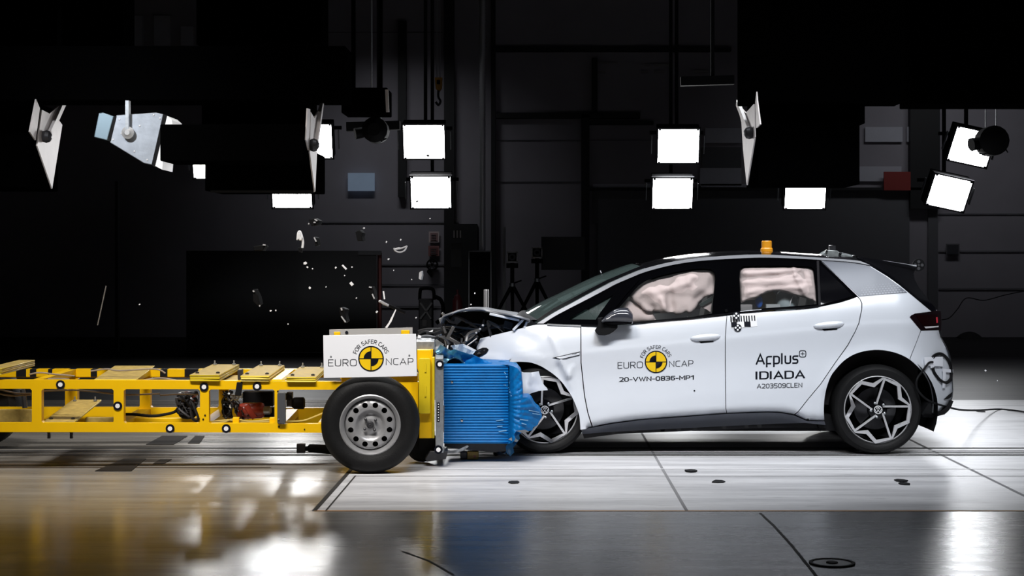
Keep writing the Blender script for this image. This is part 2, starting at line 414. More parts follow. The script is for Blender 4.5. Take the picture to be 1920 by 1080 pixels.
def fade_x(m, x0, x1, c1, c2, spec2, rough_add):          # beige on the left, grey test-floor concrete on the right
    nt = m.node_tree; L = nt.links.new; b = nt.nodes['Principled BSDF']
    tc = nt.nodes.new('ShaderNodeTexCoord'); sx = nt.nodes.new('ShaderNodeSeparateXYZ'); L(tc.outputs['Object'], sx.inputs[0])
    mr = nt.nodes.new('ShaderNodeMapRange'); mr.inputs['From Min'].default_value = x0; mr.inputs['From Max'].default_value = x1; mr.interpolation_type = 'SMOOTHSTEP'; L(sx.outputs['X'], mr.inputs['Value'])
    src = b.inputs['Base Color'].links[0].from_socket; mu = nt.nodes.new('ShaderNodeMix'); mu.data_type = 'RGBA'; mu.blend_type = 'MULTIPLY'
    L(mr.outputs[0], mu.inputs['Factor']); L(src, mu.inputs['A']); mu.inputs['B'].default_value = c2+(1,); L(mu.outputs['Result'], b.inputs['Base Color'])
    sp = nt.nodes.new('ShaderNodeMapRange'); sp.inputs['To Min'].default_value = c1; sp.inputs['To Max'].default_value = spec2; L(mr.outputs[0], sp.inputs['Value']); L(sp.outputs[0], b.inputs['Specular IOR Level'])
    rs = b.inputs['Roughness'].links[0].from_socket; ad = nt.nodes.new('ShaderNodeMath'); ad.operation = 'MULTIPLY_ADD'; L(mr.outputs[0], ad.inputs[0]); ad.inputs[1].default_value = rough_add; L(rs, ad.inputs[2]); L(ad.outputs[0], b.inputs['Roughness'])
fade_x(FL_CONC, -2.4, .2, .26, (.40, .42, .46), .14, .06)
FL_DARK = floor_mat('dark_unlit_hall_floor', (.008, .008, .009), (.014, .014, .015), .5, .3, spec=.12)  # dark floor colour, made near black for the unlit rear

XL, XR, YB, YF, ZC = -11.5, 11.5, 18.6, -10.5, 6.6
XJ = GZ(590, 957).x; YP = GZ(900, 958).y; YD = GZ(900, 750).y
fl = MB()
def patch(x0, x1, y0, y1, mi): fl.add([(x0, y0, 0), (x1, y0, 0), (x1, y1, 0), (x0, y1, 0)], [(0, 1, 2, 3)], mi)
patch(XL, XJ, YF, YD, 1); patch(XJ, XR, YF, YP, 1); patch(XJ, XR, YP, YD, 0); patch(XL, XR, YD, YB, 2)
struct('floor', fl, [FL_WHITE, FL_CONC, FL_DARK], smooth=False)
COL.objects[-1].data.transform(Matrix.Translation(COL.objects[-1].location)); COL.objects[-1].location = (0, 0, 0)

WALLM = mat('hall_wall_grey', (.34, .32, .36), .7, var=.15, vscale=1.2)
SEAM = mat('hall_wall_seam', (.15, .15, .165), .7)
COLM = mat('hall_column_black', (.010, .010, .012), .6)
CEILM = mat('hall_ceiling_black', (.006, .006, .007), .9)
struct('wall_back', MB().box(((XL+XR)/2, YB+.1, ZC/2), (XR-XL, .2, ZC)), WALLM, smooth=False)
struct('wall_left', MB().box((XL-.1, (YF+YB)/2, ZC/2), (.2, YB-YF, ZC)), COLM, smooth=False)
struct('wall_right', MB().box((XR+.1, (YF+YB)/2, ZC/2), (.2, YB-YF, ZC)), WALLM, smooth=False)
struct('ceiling', MB().box((0, (YF+YB)/2, ZC+.1), (XR-XL, YB-YF, .2)), CEILM, smooth=False)

def wrect(mb, x0, y0, x1, y1, Y, th=.06, mi=0):     # upright slab seen between two image corners, standing at depth Y
    a = W(x0, y0, Y); b = W(x1, y1, Y)
    mb.box(((a.x+b.x)/2, Y, (a.z+b.z)/2), (abs(b.x-a.x), th, abs(a.z-b.z)), mi=mi); return mb
tn = [0]
def trim(mb, m, **k):
    tn[0] += 1; return struct('trim_%d' % tn[0], mb, m, **k)
YW = YB-.03
# cladding seams of the back wall
for (x0, y, x1) in ((600, 60, 830), (600, 416, 860), (714, 495, 850), (714, 533, 850), (714, 574, 850), (930, 262, 1090), (930, 340, 1090), (1760, 470, 1920), (1760, 540, 1920), (1760, 400, 1920), (1100, 262, 1225)):
    trim(wrect(MB(), x0, y, x1, y+1.4, YW, .02), SEAM, smooth=False)
# columns and cross beams
for (x0, y0, x1, y1) in ((833, 0, 852, 640), (852, 420, 895, 640), (921, 0, 929, 640), (1090, 214, 1105, 600), (1705, 0, 1760, 392), (930, 90, 1370, 97), (930, 212, 1200, 222), (1105, 352, 1760, 357), (1105, 228, 1225, 234), (747, 40, 762, 370), (1110, 110, 1120, 214)):
    trim(wrect(MB(), x0, y0, x1, y1, YB-.12, .2), COLM, smooth=False)
for i, (x0, y0, x1, y1) in enumerate(((1110, 357, 1705, 420), (1120, 420, 1705, 640), (1316, 276, 1390, 316), (1740, 380, 1758, 640))):
    trim(wrect(MB(), x0, y0, x1, y1, YW-.02, .03), SEAM, smooth=False)
PALE = mat('pale_wall_panel', (.55, .55, .62), .6)
for (x0, y0, x1, y1) in ((1322, 240, 1392, 268), (1312, 315, 1390, 348), (1622, 238, 1692, 266), (1700, 238, 1760, 266), (1605, 312, 1690, 340), (1112, 345, 1220, 352), (1314, 345, 1400, 351)):
    trim(wrect(MB(), x0, y0, x1, y1, YW-.03, .03), PALE, smooth=False)
for (x0, y0, x1, y1) in ((235, 30, 268, 86), (290, 30, 320, 86), (340, 50, 363, 86)):
    trim(wrect(MB(), x0, y0, x1, y1, YB-.1, .1), PALE, smooth=False)
PAW = mat('pale_ceiling_slot', (.3, .29, .29), .6)
for (x0, y0, x1, y1) in ((1114, 116, 1158, 119), (1118, 133, 1135, 137), (1210, 120, 1218, 124), (1225, 120, 1256, 124), (1202, 133, 1216, 137), (1226, 132, 1246, 137), (1300, 132, 1328, 137)):
    trim(wrect(MB(), x0, y0, x1, y1, YB-.1, .04), PAW, smooth=False)

# joints, rails and painted edges in the floor (a hair proud of it)
JD = mat('floor_joint_dark', (.02, .018, .016), .8); JL = mat('rail_steel', (.13, .13, .135), .45, metal=.5)
JO = mat('orange_edge_strip', (.42, .20, .05), .6, var=.4, vscale=12); JG = mat('floor_joint_grey', (.22, .22, .23), .7)
def strip(pa, pb, wd, m, z=.0015):
    a, b = Vector(pa), Vector(pb); d = (b-a).normalized(); n = Vector((-d.y, d.x, 0))*wd/2
    mb = MB().add([a+n+Vector((0, 0, z)), a-n+Vector((0, 0, z)), b-n+Vector((0, 0, z)), b+n+Vector((0, 0, z))], [(0, 1, 2, 3)]); return trim(mb, m, smooth=False)
strip((XJ, YP, 0), (XR, YP, 0), .035, JO)
strip((XJ, YP, 0), (XJ, YD, 0), .03, JD); strip((XJ+.07, YP, 0), (XJ+.07, -1.2, 0), .012, JD)
XA = GZ(1283, 950).x; XB = GZ(1860, 900).x
strip((XA, YP, 0), (XA, YD, 0), .02, JG); strip((XB, YP, 0), (XB, YD, 0), .025, JG)
c1 = [(1425, 962), (1450, 985), (1482, 1020), (1500, 1042), (1532, 1082)]
for a, b in zip(c1, c1[1:]): strip(GZ(*a), GZ(*b), .016, JD)
c2 = [(755, 1034), (805, 1052), (850, 1078)]
for a, b in zip(c2, c2[1:]): strip(GZ(*a), GZ(*b), .014, JD)
for py, wd, m, xa, xb in ((840.5, .06, JD, XL, XR), (845, .05, JL, XL, XR), (848, .05, JD, XL, XR), (853.5, .06, JD, XL, XR), (851, .03, JL, XL, XR), (879.5, .02, MARKW, XJ+.05, XR), (893, .012, JG, XJ+.05, XR), (871, .10, mat('floor_tyre_mark', (.06, .045, .035), .5, var=.5, vscale=3), XL, XJ), (877, .05, MATS['floor_tyre_mark'], XL, XJ-.6)):
    y = GZ(900, py).y; strip((xa, y, 0), (xb, y, 0), wd, m, .0022)
# thin dark patches on the floor left of the impact point
DPATCH = mat('floor_patch_dark', (.022, .019, .017), .75, spec=.15, var=.4)
HL = ('dark flat floor patch nearest the camera, before the rails at far left', 'small dark floor patch just right of the nearest patch', 'dark flat floor patch behind the rails, under the yellow trolley', 'small dark floor patch behind the rails, beside a larger one')
for q, l in zip((((178, 884), (232, 861), (274, 861), (246, 884)), ((286, 871), (300, 862), (322, 862), (306, 871)), ((274, 834), (304, 818), (352, 818), (326, 834)), ((352, 832), (366, 818), (384, 818), (374, 832))), HL):
    mb = MB().prism([GZ(*p)+Vector((0, 0, .001)) for p in q], (0, 0, .004)); tag(mb.build('dark_floor_patch', DPATCH), l, 'hatch', 'dark floor patches')
c = GZ(1560, 1056); dr = thing('drain_cover', 'round dark drain cover set in the grey foreground floor', 'drain cover', c)
mb = MB().lathe([(.115, .001), (.115, .006), (.098, .006), (.098, .001)], c, (0, 0, 1), 40, caps=False); mb.build('rim', JD, dr)
MB().lathe([(.095, .001), (.095, .003), (.001, .003)], c, (0, 0, 1), 40).build('plate', mat('drain_plate', (.07, .068, .065), .4), dr)
MB().lathe([(.03, .003), (.028, .008), (.001, .008)], c, (0, 0, 1), 20).build('lifting_hole', JD, dr)

# ------------------------------------------------------------------ lit panel lamps at the back of the hall
EMIT = mat('lamp_glow', (1, 1, 1), .5, emis=(1, .99, .98), es=26)
EMITC = mat('lamp_glow_cool', (1, 1, 1), .5, emis=(.95, .97, 1), es=34)
def panel_lamp(cx, cy, pw, ph, label, Y=11.5, roll=0., skew=0., em=EMIT, hang=150):
    c = W(cx, cy, Y); s = (DC+Y)/F; wd, hg = pw*s, ph*s/.94
    tilt = .34
    t = thing('panel_lamp', label, 'lamp', c-Vector((0, 0, hg/2+.05)), 'lit panel lamps in rows at the back of the hall')
    R = Matrix.Rotation(skew, 3, 'Z') @ Matrix.Rotation(roll, 3, 'Y') @ Matrix.Rotation(tilt, 3, 'X')
    f = lambda x, y, z: c+R @ Vector((x, y, z))
    MB().box(c+R @ Vector((0, .15, 0)), (wd+.03, .22, hg+.03), R).build('housing', MBLACK, t, bevel=.01)
    mb = MB()
    for sx in (-1, 1): mb.box(f(sx*(wd/2+.012), .02, 0), (.024, .05, hg+.05), R)
    for sz in (-1, 1): mb.box(f(0, .02, sz*(hg/2+.012)), (wd+.05, .05, .024), R)
    mb.build('frame', DSTEEL, t)
    MB().add([f(-wd/2, .012, -hg/2), f(wd/2, .012, -hg/2), f(wd/2, .012, hg/2), f(-wd/2, .012, hg/2)], [(0, 1, 2, 3)]).build('diffuser', em, t, smooth=False)
    for sx in (-1, 1):
        for sz in (-1, 1): MB().box(f(sx*(wd/2-.02), 0, sz*(hg/2-.005)), (.035, .02, .03), R).build('corner_clip', CHROME, t)
    for sx in (-1, 1): MB().box(f(sx*(wd/2+.09), .1, 0), (.012, .06, hg*.55), R).build('yoke_arm', GSTEEL, t)
    
    MB().bar(c+Vector((0, .32, hg*.1)), Vector((c.x, Y+.32, ZC-.01)), .05, .05).build('hanger', MBLACK, t)
    MB().box(c+Vector((0, .36, hg*.45)), (wd+.2, .08, .05)).build('yoke_bracket', MBLACK, t)
    return t
panel_lamp(584, 265, 76, 61, 'lit white panel lamp half hidden behind the silver reflector end, upper row, far left')
panel_lamp(795, 266, 76, 61, 'lit white panel lamp left of the corrugated pipe, upper row, topmost of its pair')
panel_lamp(808, 361, 74, 57, 'lit white panel lamp left of the corrugated pipe, lower of its pair', em=EMITC)
panel_lamp(547, 361, 73, 56, 'lit panel lamp peeking out below the black trough light on the left')
panel_lamp(392, 309, 60, 50, 'lit panel lamp corner showing left under the large black trough light')
panel_lamp(503, 262, 70, 58, 'panel lamp hidden behind the left trough light, mirrored as white glare on the floor', em=EMITC)
panel_lamp(1272, 274, 76, 61, 'lit white panel lamp above the car bonnet to the right, topmost of its pair', em=EMITC)
panel_lamp(1261, 363, 74, 55, 'lit white panel lamp above the windscreen, lower of its pair')
panel_lamp(1510, 365, 75, 52, 'lit panel lamp alone above the rear roof, under the right trough light')
panel_lamp(1822, 276, 76, 61, 'lit panel lamp at far right, upper one, partly covered by a black camera', skew=.10, roll=.20, em=EMITC)
panel_lamp(1780, 362, 73, 56, 'lit tilted panel lamp at far right, lower of the pair', skew=.12, roll=.20, em=EMITC)

# ------------------------------------------------------------------ black trough lights with silver ends, seen from behind
GANT = mat('gantry_black', (.0012, .0012, .0013), .9, spec=0.)
FIN = mat('silver_reflector', (.74, .69, .68), .42, metal=.15, var=.12, vscale=8, bump=.03)
def fin_poly(px_list, X):
    out = []
    for px, py in px_list:
        d = F*X/(px-CX); out.append(Vector((X, d-DC, H-(py-CY)*d/F)))
    return out
def trough(label, fins, X, body, Xfar, strap, knob, s):
    pts = [v for f in fins for v in fin_poly(f, X)]
    t = thing('trough_light', label, 'lamp', Vector((X, sum(p.y for p in pts)/len(pts), min(p.z for p in pts))), 'black trough lights')
    for f in fins: MB().prism(fin_poly(f, X), (-s*.012, 0, 0)).build('reflector_end', FIN, t)
    a, b = fin_poly(strap, X+s*.02); MB().bar(a, b, .03, .06).build('hanger_strap', FIN, t)
    k = fin_poly([knob], X+s*.03)[0]; MB().lathe([(.05, -.03), (.06, 0), (.05, .03), (.02, .05)], k, (s, 0, 0), 14).build('clamp_knob', DSTEEL, t)
    for (x0, y0, x1, y1, Y, dep) in body:
        p, q = W(x0, y0, Y), W(x1, y1, Y)
        MB().box(((p.x+q.x)/2, Y+dep/2, (p.z+q.z)/2), (abs(q.x-p.x), dep, abs(p.z-q.z))).build('housing', GANT, t, bevel=.01)
    return t
t = trough('large black trough light at left with a slim silver end plate',
  ([(577, 203), (574, 262), (579, 282), (582, 205)], [(605, 192), (596, 240), (594, 300), (591, 360), (581, 285), (583, 210), (590, 222)]), -2.06,
  ((300, 233, 569, 302, 1.55, .6), (378, 160, 578, 300, 2.75, .6), (384, 283, 588, 358, 2.5, .8)), -4, ((604, 190), (593, 270)), (588, 272), 1)
ED = mat('trough_edge_grey', (.02, .02, .021), .7, spec=.1)
MB().bar(W(395, 359, 2.49), W(588, 359, 2.49), .03, .02).build('lower_edge', ED, t); MB().bar(W(372, 275, 2.47), W(578, 275, 2.47), .02, .06).build('upper_edge', mat('trough_edge_dark', (.010, .010, .011), .7, spec=.1), t)
trough('black trough light cropped at far left with a wide silver end plate',
  ([(68, 186), (56, 247), (67, 263), (75, 203)], [(122, 189), (111, 226), (117, 234), (98, 354), (70, 273), (79, 206), (93, 213)]), -4.6,
  ((-60, 190, 56, 352, 2.9, .9),), -6, ((121, 190), (94, 250)), (87, 256), 1)
t = trough('large black trough light at right with a slim silver end plate',
  ([(1418, 172), (1416, 192), (1418, 240), (1425, 233), (1419, 188)], [(1381, 193), (1390, 229), (1393, 280), (1400, 347), (1415, 257), (1413, 195), (1398, 212)]), 1.95,
  ((1424, 150, 1622, 232, 2.6, .9), (1420, 228, 1612, 346, 2.5, .8)), 4, ((1383, 193), (1405, 248)), (1405, 249), -1)

# silver box lamp hanging at the left, seen from its side
Y0 = 1.75
sb = thing('box_lamp', 'silver box lamp hanging at upper left, seen from its side, bare metal', 'lamp', W(250, 312, Y0))
SBM = mat('box_lamp_silver', (.42, .46, .52), .4, metal=.2, var=.3, vscale=10, bump=.08, bscale=25)
MB().prism([W(x, y, Y0) for x, y in ((218, 216), (292, 211), (306, 214), (286, 309), (270, 306), (206, 267))], (0, .42, 0)).build('housing', SBM, sb, bevel=.006)
MB().prism([W(x, y, Y0-.02) for x, y in ((185, 212), (193, 211), (213, 218), (201, 263), (176, 257))], (0, .42, 0)).build('rear_cover', mat('box_lamp_cover', (.25, .34, .40), .35, metal=.5), sb, bevel=.006)
MB().bar(W(240, 246, Y0-.04), W(240, 189, Y0-.04), .03, .07).build('hanger_strap', GSTEEL, sb)
mb = MB().lathe([(.055, -.01), (.055, .012), (.035, .02), (.022, .035)], W(240, 249, Y0-.05), (0, -1, 0), 20); mb.build('pivot', mat('pivot_pale', (.5, .5, .5), .4, metal=.2), sb)
MB().prism([W(x, y, Y0-.01) for x, y in ((214, 218), (218, 218), (207, 264), (203, 263))], (0, .4, 0)).build('seam_band', MBLACK, sb)
MB().prism([W(x, y, Y0-.01) for x, y in ((306, 214), (313, 216), (290, 313), (284, 309))], (0, .42, 0)).build('mouth_frame', MBLACK, sb)
mb = MB()
for q in (((313, 217), (322, 225), (323, 233), (308, 233)), ((305, 252), (309, 262), (304, 318), (291, 311))): mb.prism([W(x, y, Y0) for x, y in q], (0, .4, 0))
mb.build('diffuser', mat('box_lamp_glow', (.9, .9, .9), .4, emis=(1, 1, 1), es=.5), sb)

for px, py in ((224, 224), (288, 216), (300, 222), (276, 300), (212, 262), (252, 284), (262, 236), (228, 250)): MB().lathe([(.010, 0), (.008, .005), (.002, .006)], W(px, py, Y0), (0, -1, 0), 8).build('rivet', mat('rivet_pale', (.7, .7, .72), .3), sb)
# black lighting gantries
for (x0, y0, x1, y1, Y, l) in ((-40, 86, 648, 188, 2.2, 'long black overhead gantry at the upper left'), (368, -40, 604, 84, 4.4, 'added black block darkening the top left, right of the pale wall slots'), (-40, -40, 230, 84, 4.4, 'added black block darkening the top left corner, left of the pale wall slots'), (1395, -30, 1700, 190, 2.3, 'black overhead gantry above the right trough light'), (1708, -30, 1960, 196, 3.0, 'black overhead gantry at the upper right edge, enlarged to darken the wall'), (640, 164, 726, 212, 3.5, 'black lamp bracket box hanging right of the left gantry')):
    a, b = W(x0, y0, Y), W(x1, y1, Y); g = thing('lighting_gantry', l, 'gantry', ((a.x+b.x)/2, Y, b.z), 'black lighting gantries')
    mb = MB().box(((a.x+b.x)/2, Y+.25, (a.z+b.z)/2), (b.x-a.x, .5, a.z-b.z)); mb.build('cover', GANT, g, bevel=.01)
    for px in (x0+.2*(x1-x0), x0+.8*(x1-x0)):
        p = W(px, y0, Y); MB().bar((p.x, Y+.25, a.z), (p.x, Y+.25, ZC-.01), .04, .04).build('drop_rod', GANT, g)
a = W(725, 168, 3.48); b = W(727, 210, 3.48)
m_ = MB().bar(a, b, .03, .03); tag(m_.build('bracket_plate', FIN), 'thin pale metal strip hanging at the right end of a black lamp bracket', 'strip')
def roundcam(cx, cy, r, Y, label, n=5):
    c = W(cx, cy, Y); s = (DC+Y)/F; t = thing('overhead_camera', label, 'camera', c-Vector((0, 0, r*s)))
    mb = MB(); RR = random.Random(int(cx))
    mb.lathe([(r*s*.7, -.2), (r*s, -.1), (r*s, .15), (r*s*.5, .2)], c, (0, -1, 0), 16); mb.build('body', MBLACK, t)
    MB().lathe([(r*s*.4, 0), (r*s*.45, .1), (r*s*.3, .1)], c+Vector((-r*s*.9, -.05, -r*s*.15)), (-1, -.3, -.2), 14).build('lens', MBLACK, t)
    for k in range(n): MB().tube(spl([c+Vector((RR.uniform(-1, 1)*r*s, -.1, RR.uniform(-.9, .2)*r*s)) for _ in range(4)], 4), .008, 5).build('cable', MBLACK, t)
    for dx in (-.35, .35):
        p = c+Vector((dx*r*s, 0, r*s*.7)); MB().tube([p, Vector((p.x, p.y, ZC-.01))], .008, 5).build('hanging_rod', GSTEEL, t)
    return t
roundcam(1858, 265, 28, 6.0, 'black round overhead camera with cables in front of the far right lamp')
roundcam(705, 245, 24, 5.0, 'black round overhead camera hanging left of the first lamp pair')
for (px, py, l) in ((1316, 150, 'black camera arm clamped left of the right gantry'), (690, 235, 'black mounting arm hanging below the left gantry')):
    a = W(px-40, py+3, 5.5); b = W(px+60, py, 5.5); m_ = MB().bar(a, b, .1, .1); q = a.lerp(b, .6); m_.bar(q, Vector((q.x, q.y, ZC-.01)), .04, .04); tag(m_.build('camera_arm', MBLACK), l, 'arm')

# ------------------------------------------------------------------ things standing and hanging along the back wall
tag(wrect(MB(), 652.5, 324.5, 702.5, 358, YW-.1, .05).build('notice_board', mat('blue_grey_board_glow', (.26, .33, .43), .5, emis=(.3, .4, .55), es=.18, var=.2, vscale=5)), 'pale blue-grey board on the dark wall left of the lamps', 'board')  # faint glow put into the board, which is no lamp
tag(wrect(MB(), 1657, 322, 1707, 357, YW-.2, .04).build('red_board', mat('dull_red_board', (.30, .035, .03), .6)), 'plain dull red board hung high at the right', 'board')
for (x0, y0, x1, y1, m, l) in ((804, 434, 823.5, 454.5, 'upper', 'small pale framed wall notice, above another on the wall'), (803, 461, 823.5, 480, 'lower', 'small reddish wall notice below the pale framed one')):
    t = thing('wall_notice', l, 'notice', W((x0+x1)/2, y1, YW-.05))
    wrect(MB(), x0, y0, x1, y1, YW-.05, .02).build('frame', mat('notice_frame_'+m, (.75, .62, .62) if m == 'upper' else (.35, .16, .16), .6), t)
    wrect(MB(), x0+3, y0+3, x1-3, y1-3, YW-.065, .02).build('sheet', mat('notice_sheet_'+m, (.40, .24, .24) if m == 'upper' else (.20, .08, .08), .6), t)
    mb = MB()
    for k in range(4): wrect(mb, x0+5, y0+6+k*3, x1-6, y0+7+k*3, YW-.08, .01)
    mb.build('lines', SEAM, t)
t = thing('hose_reel', 'black hose reel on the wall above the wheeled extinguisher', 'reel', W(810, 520, YW-.2)); c = W(810.5, 496.5, YW-.15); r = 11*(DC+YW)/F
mb = MB().lathe([(r, -.05), (r, .06), (r*.75, .06), (r*.75, 0)], c, (0, -1, 0), 24, caps=False); mb.build('rim', MBLACK, t)
for k in range(3): MB().bar(c+Vector((cos(k*pi/3)*r*.9, -.02, sin(k*pi/3)*r*.9)), c-Vector((cos(k*pi/3)*r*.9, .02, sin(k*pi/3)*r*.9)), .03, .03).build('spoke', DSTEEL, t)
MB().prism([W(x, y, YW-.2) for x, y in ((802, 505), (810, 508), (808, 520), (800, 510))], (0, .05, 0)).build('nozzle', MBLACK, t)
# wheeled extinguisher
Ye = 15.9; t = thing('wheeled_extinguisher', 'dark wheeled fire extinguisher trolley with a looped handle by the wall', 'fire extinguisher', W(800, 640, Ye))
se = (DC+Ye)/F
cbx = W(799, 600, Ye); MB().box((cbx.x, Ye, cbx.z), (26*se, .3, 80*se)).build('cabinet', mat('extinguisher_dark', (.03, .027, .03), .5), t, bevel=.02)
MB().tube(spl([W(787, 562, Ye), W(788, 545, Ye), (W(792, 541, Ye)), W(808, 541, Ye), W(813, 546, Ye), W(814, 562, Ye)], 4), .03, 8).build('handle', MBLACK, t)
for s0 in (0, 1): MB().tube(spl([W(788+s0*22, 568, Ye-.2), W(798+s0*2, 582, Ye-.2), W(808-s0*20, 598, Ye-.2)], 5), .02, 6).build('strap', mat('extinguisher_strap', (.3, .29, .29), .5), t)
wrect(MB(), 792, 600, 800, 612, Ye-.17, .02).build('plate', mat('extinguisher_label', (.13, .12, .12), .5), t)
MB().tube(spl([W(815, 556, Ye), W(826, 562, Ye), W(831, 578, Ye), W(828, 596, Ye), W(818, 606, Ye)], 5), .035, 8).build('hose', MBLACK, t)
# small dark-red extinguisher and fittings on the column
t = thing('fire_extinguisher', 'slim dark fire extinguisher standing by the black column', 'fire extinguisher', W(858, 640, 15.5))
MB().lathe([(.05, 0), (.09, .02), (.09, .7), (.05, .8), (.02, .82), (.02, .9)], W(858, 640, 15.5), (0, 0, 1), 18).build('cylinder', mat('extinguisher_maroon', (.16, .03, .035), .4), t)
t = thing('bulkhead_light', 'small unlit glass bulkhead light on the black column', 'lamp', W(857, 448, 15.7))
wrect(MB(), 848.5, 430, 866.5, 448, 15.7, .12).build('housing', DSTEEL, t); 
for k in range(3): wrect(MB(), 850+k*6, 432, 852.6+k*6, 446, 15.62, .04).build('bar', mat('bulkhead_glass', (.9, .85, .85), .3, metal=.0), t)
wrect(MB(), 846, 456, 866, 500, 15.75, .12).build('control_box', mat('control_box_dark', (.018, .018, .02), .5)); tag(COL.objects[-1], 'black control box on the column under the bulkhead light', 'box')
# corrugated duct
mb = MB(); x = W(904.5, 0, 16.3); pr = []; z = W(0, 470, 16.3).z; k = 0
while z < ZC-.04: pr.append((.052+.006*(k % 2), z)); z += .03; k += 1
mb.lathe(pr, (x.x, 16.3, 0), (0, 0, 1), 14); tag(mb.build('corrugated_pipe', mat('pipe_grey', (.7, .7, .73), .35, metal=.6)), 'tall thin corrugated metal pipe running up the wall', 'pipe')
t = thing('framed_panel', 'tall black panel in a thin pale frame standing by the column', 'panel', W(900, 600, 15.6))
wrect(MB(), 880, 472, 920, 647.5, 15.6, .05).build('board', MBLACK, t)
FR = mat('thin_grey_frame', (.6, .6, .63), .5)
for r_ in ((878.5, 470, 921.5, 472.3), (878.5, 470, 880.5, 647.5), (919.5, 470, 921.5, 647.5)): wrect(MB(), *r_, 15.58, .07).build('frame_bar', FR, t)
# big dark back board with red post
t = thing('backing_board', 'large black backing board behind the trolley', 'board', W(530, 650, 13.5))
wrect(MB(), 350, 470, 706, 660, 13.5, .06).build('board', mat('backing_board_black', (.011, .011, .014), .5), t)
wrect(MB(), 672, 470, 715, 478, 13.44, .05).build('top_clip', DSTEEL, t)
tag(wrect(MB(), 708, 474, 715.5, 659, 13.7, .1).build('post', mat('dark_red_post', (.30, .045, .035), .5)), 'dark red post at the right edge of the black backing board', 'post')
tag(wrect(MB(), 217, 340, 222.5, 659, 13.8, .1).build('post', mat('dark_brown_post', (.016, .010, .012), .5)), 'thin very dark post standing at the left of the hall', 'post')
# black screen and camera tripods
tag(wrect(MB(), 1015, 444, 1097, 506, 16.4, .1).build('screen', mat('screen_black', (.004, .004, .005), .4)), 'black switched-off screen on the wall right of the tripod cameras', 'screen')
tag(wrect(MB(), 943, 426, 948, 644.5, 16.2, .1).build('post', mat('grey_post', (.32, .32, .33), .5)), 'thin pale post left of the tripod cameras', 'post')
def tripod(cx, cy, Y, label, base):
    s = (DC+Y)/F; c = W(cx, cy, Y); t = thing('tripod_camera', label, 'camera', GZ(cx, CY+F*H/(DC+Y)), 'tripod cameras by the wall')
    MB().box(c, (19*s, .22, 19*s)).build('body', MBLACK, t, bevel=.01)
    mb = MB()
    for r_ in ((-10, -10.5, 10, -8), (-10, 8, 10, 10.5), (-10, -10, -8, 10), (8, -10, 10, 10)): wrect(mb, cx+r_[0], cy+r_[1], cx+r_[2], cy+r_[3], Y-.12, .02)
    mb.build('face_frame', mat('camera_face_grey', (.8, .78, .78), .4), t)
    MB().lathe([(.05, 0), (.06, .06), (.03, .06), (.03, .02)], c-Vector((0, .12, 0)), (0, -1, 0), 18, caps=False).build('lens', DSTEEL, t)
    MB().bar(c-Vector((0, 0, 10*s)), W(cx, cy+52, Y), .07, .07).build('centre_column', MBLACK, t)
    MB().box(W(cx, cy+16, Y), (.2, .16, .08)).build('pan_head', MBLACK, t)
    MB().tube([W(cx, cy+50, Y), W(cx+17, cy+44, Y-.1)], .012, 6).build('pan_handle', MBLACK, t)
    hub = W(cx, cy+52, Y); g = hub.z
    for a in (200, 340, 90):
        f = Vector((hub.x+.62*cos(radians(a)), hub.y+.62*sin(radians(a)), .01)); l = MB().tube([hub, f], [.035, .018], 8); l.build('leg', MBLACK, t)
    MB().lathe([(.05, -.03), (.05, .03)], hub, (0, 0, 1), 12).build('leg_collar', GSTEEL, t)
tripod(960.5, 482, 15.0, 'square-faced camera on a black tripod, left one, nearest the framed panel', 0)
tripod(1007, 473.5, 15.2, 'square-faced camera on a black tripod, right one, beside the black screen', 0)
# crane hook
t = thing('crane_hook_block', 'orange crane hook block hanging on two thin cables', 'hook block', W(822, 198, 15))
MB().prism([W(x, y, 15) for x, y in ((815, 145), (829, 145), (828, 165), (823, 172), (817, 166))], (0, .12, 0)).build('block', mat('crane_orange', (.7, .34, .02), .5), t)
for dx in (-3, 3): MB().tube([W(822+dx, 146, 15), Vector((W(822+dx, 100, 15).x, 15, ZC-.01))], .006, 5).build('cable', GSTEEL, t)
MB().tube(spl([W(822, 170, 15), W(822, 182, 15), W(826, 190, 15), W(822, 197, 15), W(817, 191, 15)], 5), .02, 8).build('hook', DSTEEL, t)
MB().prism([W(x, y, 14.98) for x, y in ((819, 150), (825, 150), (825, 158), (819, 158))], (0, .01, 0)).build('marking', MBLACK, t)
# cables and notice on the right-hand wall
tag(MB().tube(spl([W(1764, 600, 16.7), W(1780, 596, 16.8), W(1795, 580, 16.85), W(1812, 559, 16.85), W(1845, 563, 16.85), (W(1885, 553, 16.85)), W(1925, 545, 16.85)], 8), .009, 6).build('wall_cable', MBLACK), 'thin black cable drooping along the wall behind the car tail', 'cable')
tag(MB().grid(lambda u, v: GZ(1797+50*u, 634)+Vector((0, (v-.5)*.5, .11*sin(pi*v)*(.15+sin(pi*min(1, u*1.2))**.6 if u < .83 else .15))), 16, 8).build('cable_bundle', mat('bundle_black', (.005, .005, .005), .8)), 'low black cable bundle lying on the floor by the right wall', 'cable bundle')
t = thing('wall_notice', 'pale framed notice on the grey wall at far right', 'notice', W(1786, 480, YW-.05))
wrect(MB(), 1774, 457, 1799, 479, YW-.05, .02).build('frame', SEAM, t); wrect(MB(), 1776, 459, 1797, 477, YW-.065, .02).build('sheet', mat('notice_sheet_right', (.05, .05, .06), .5), t)

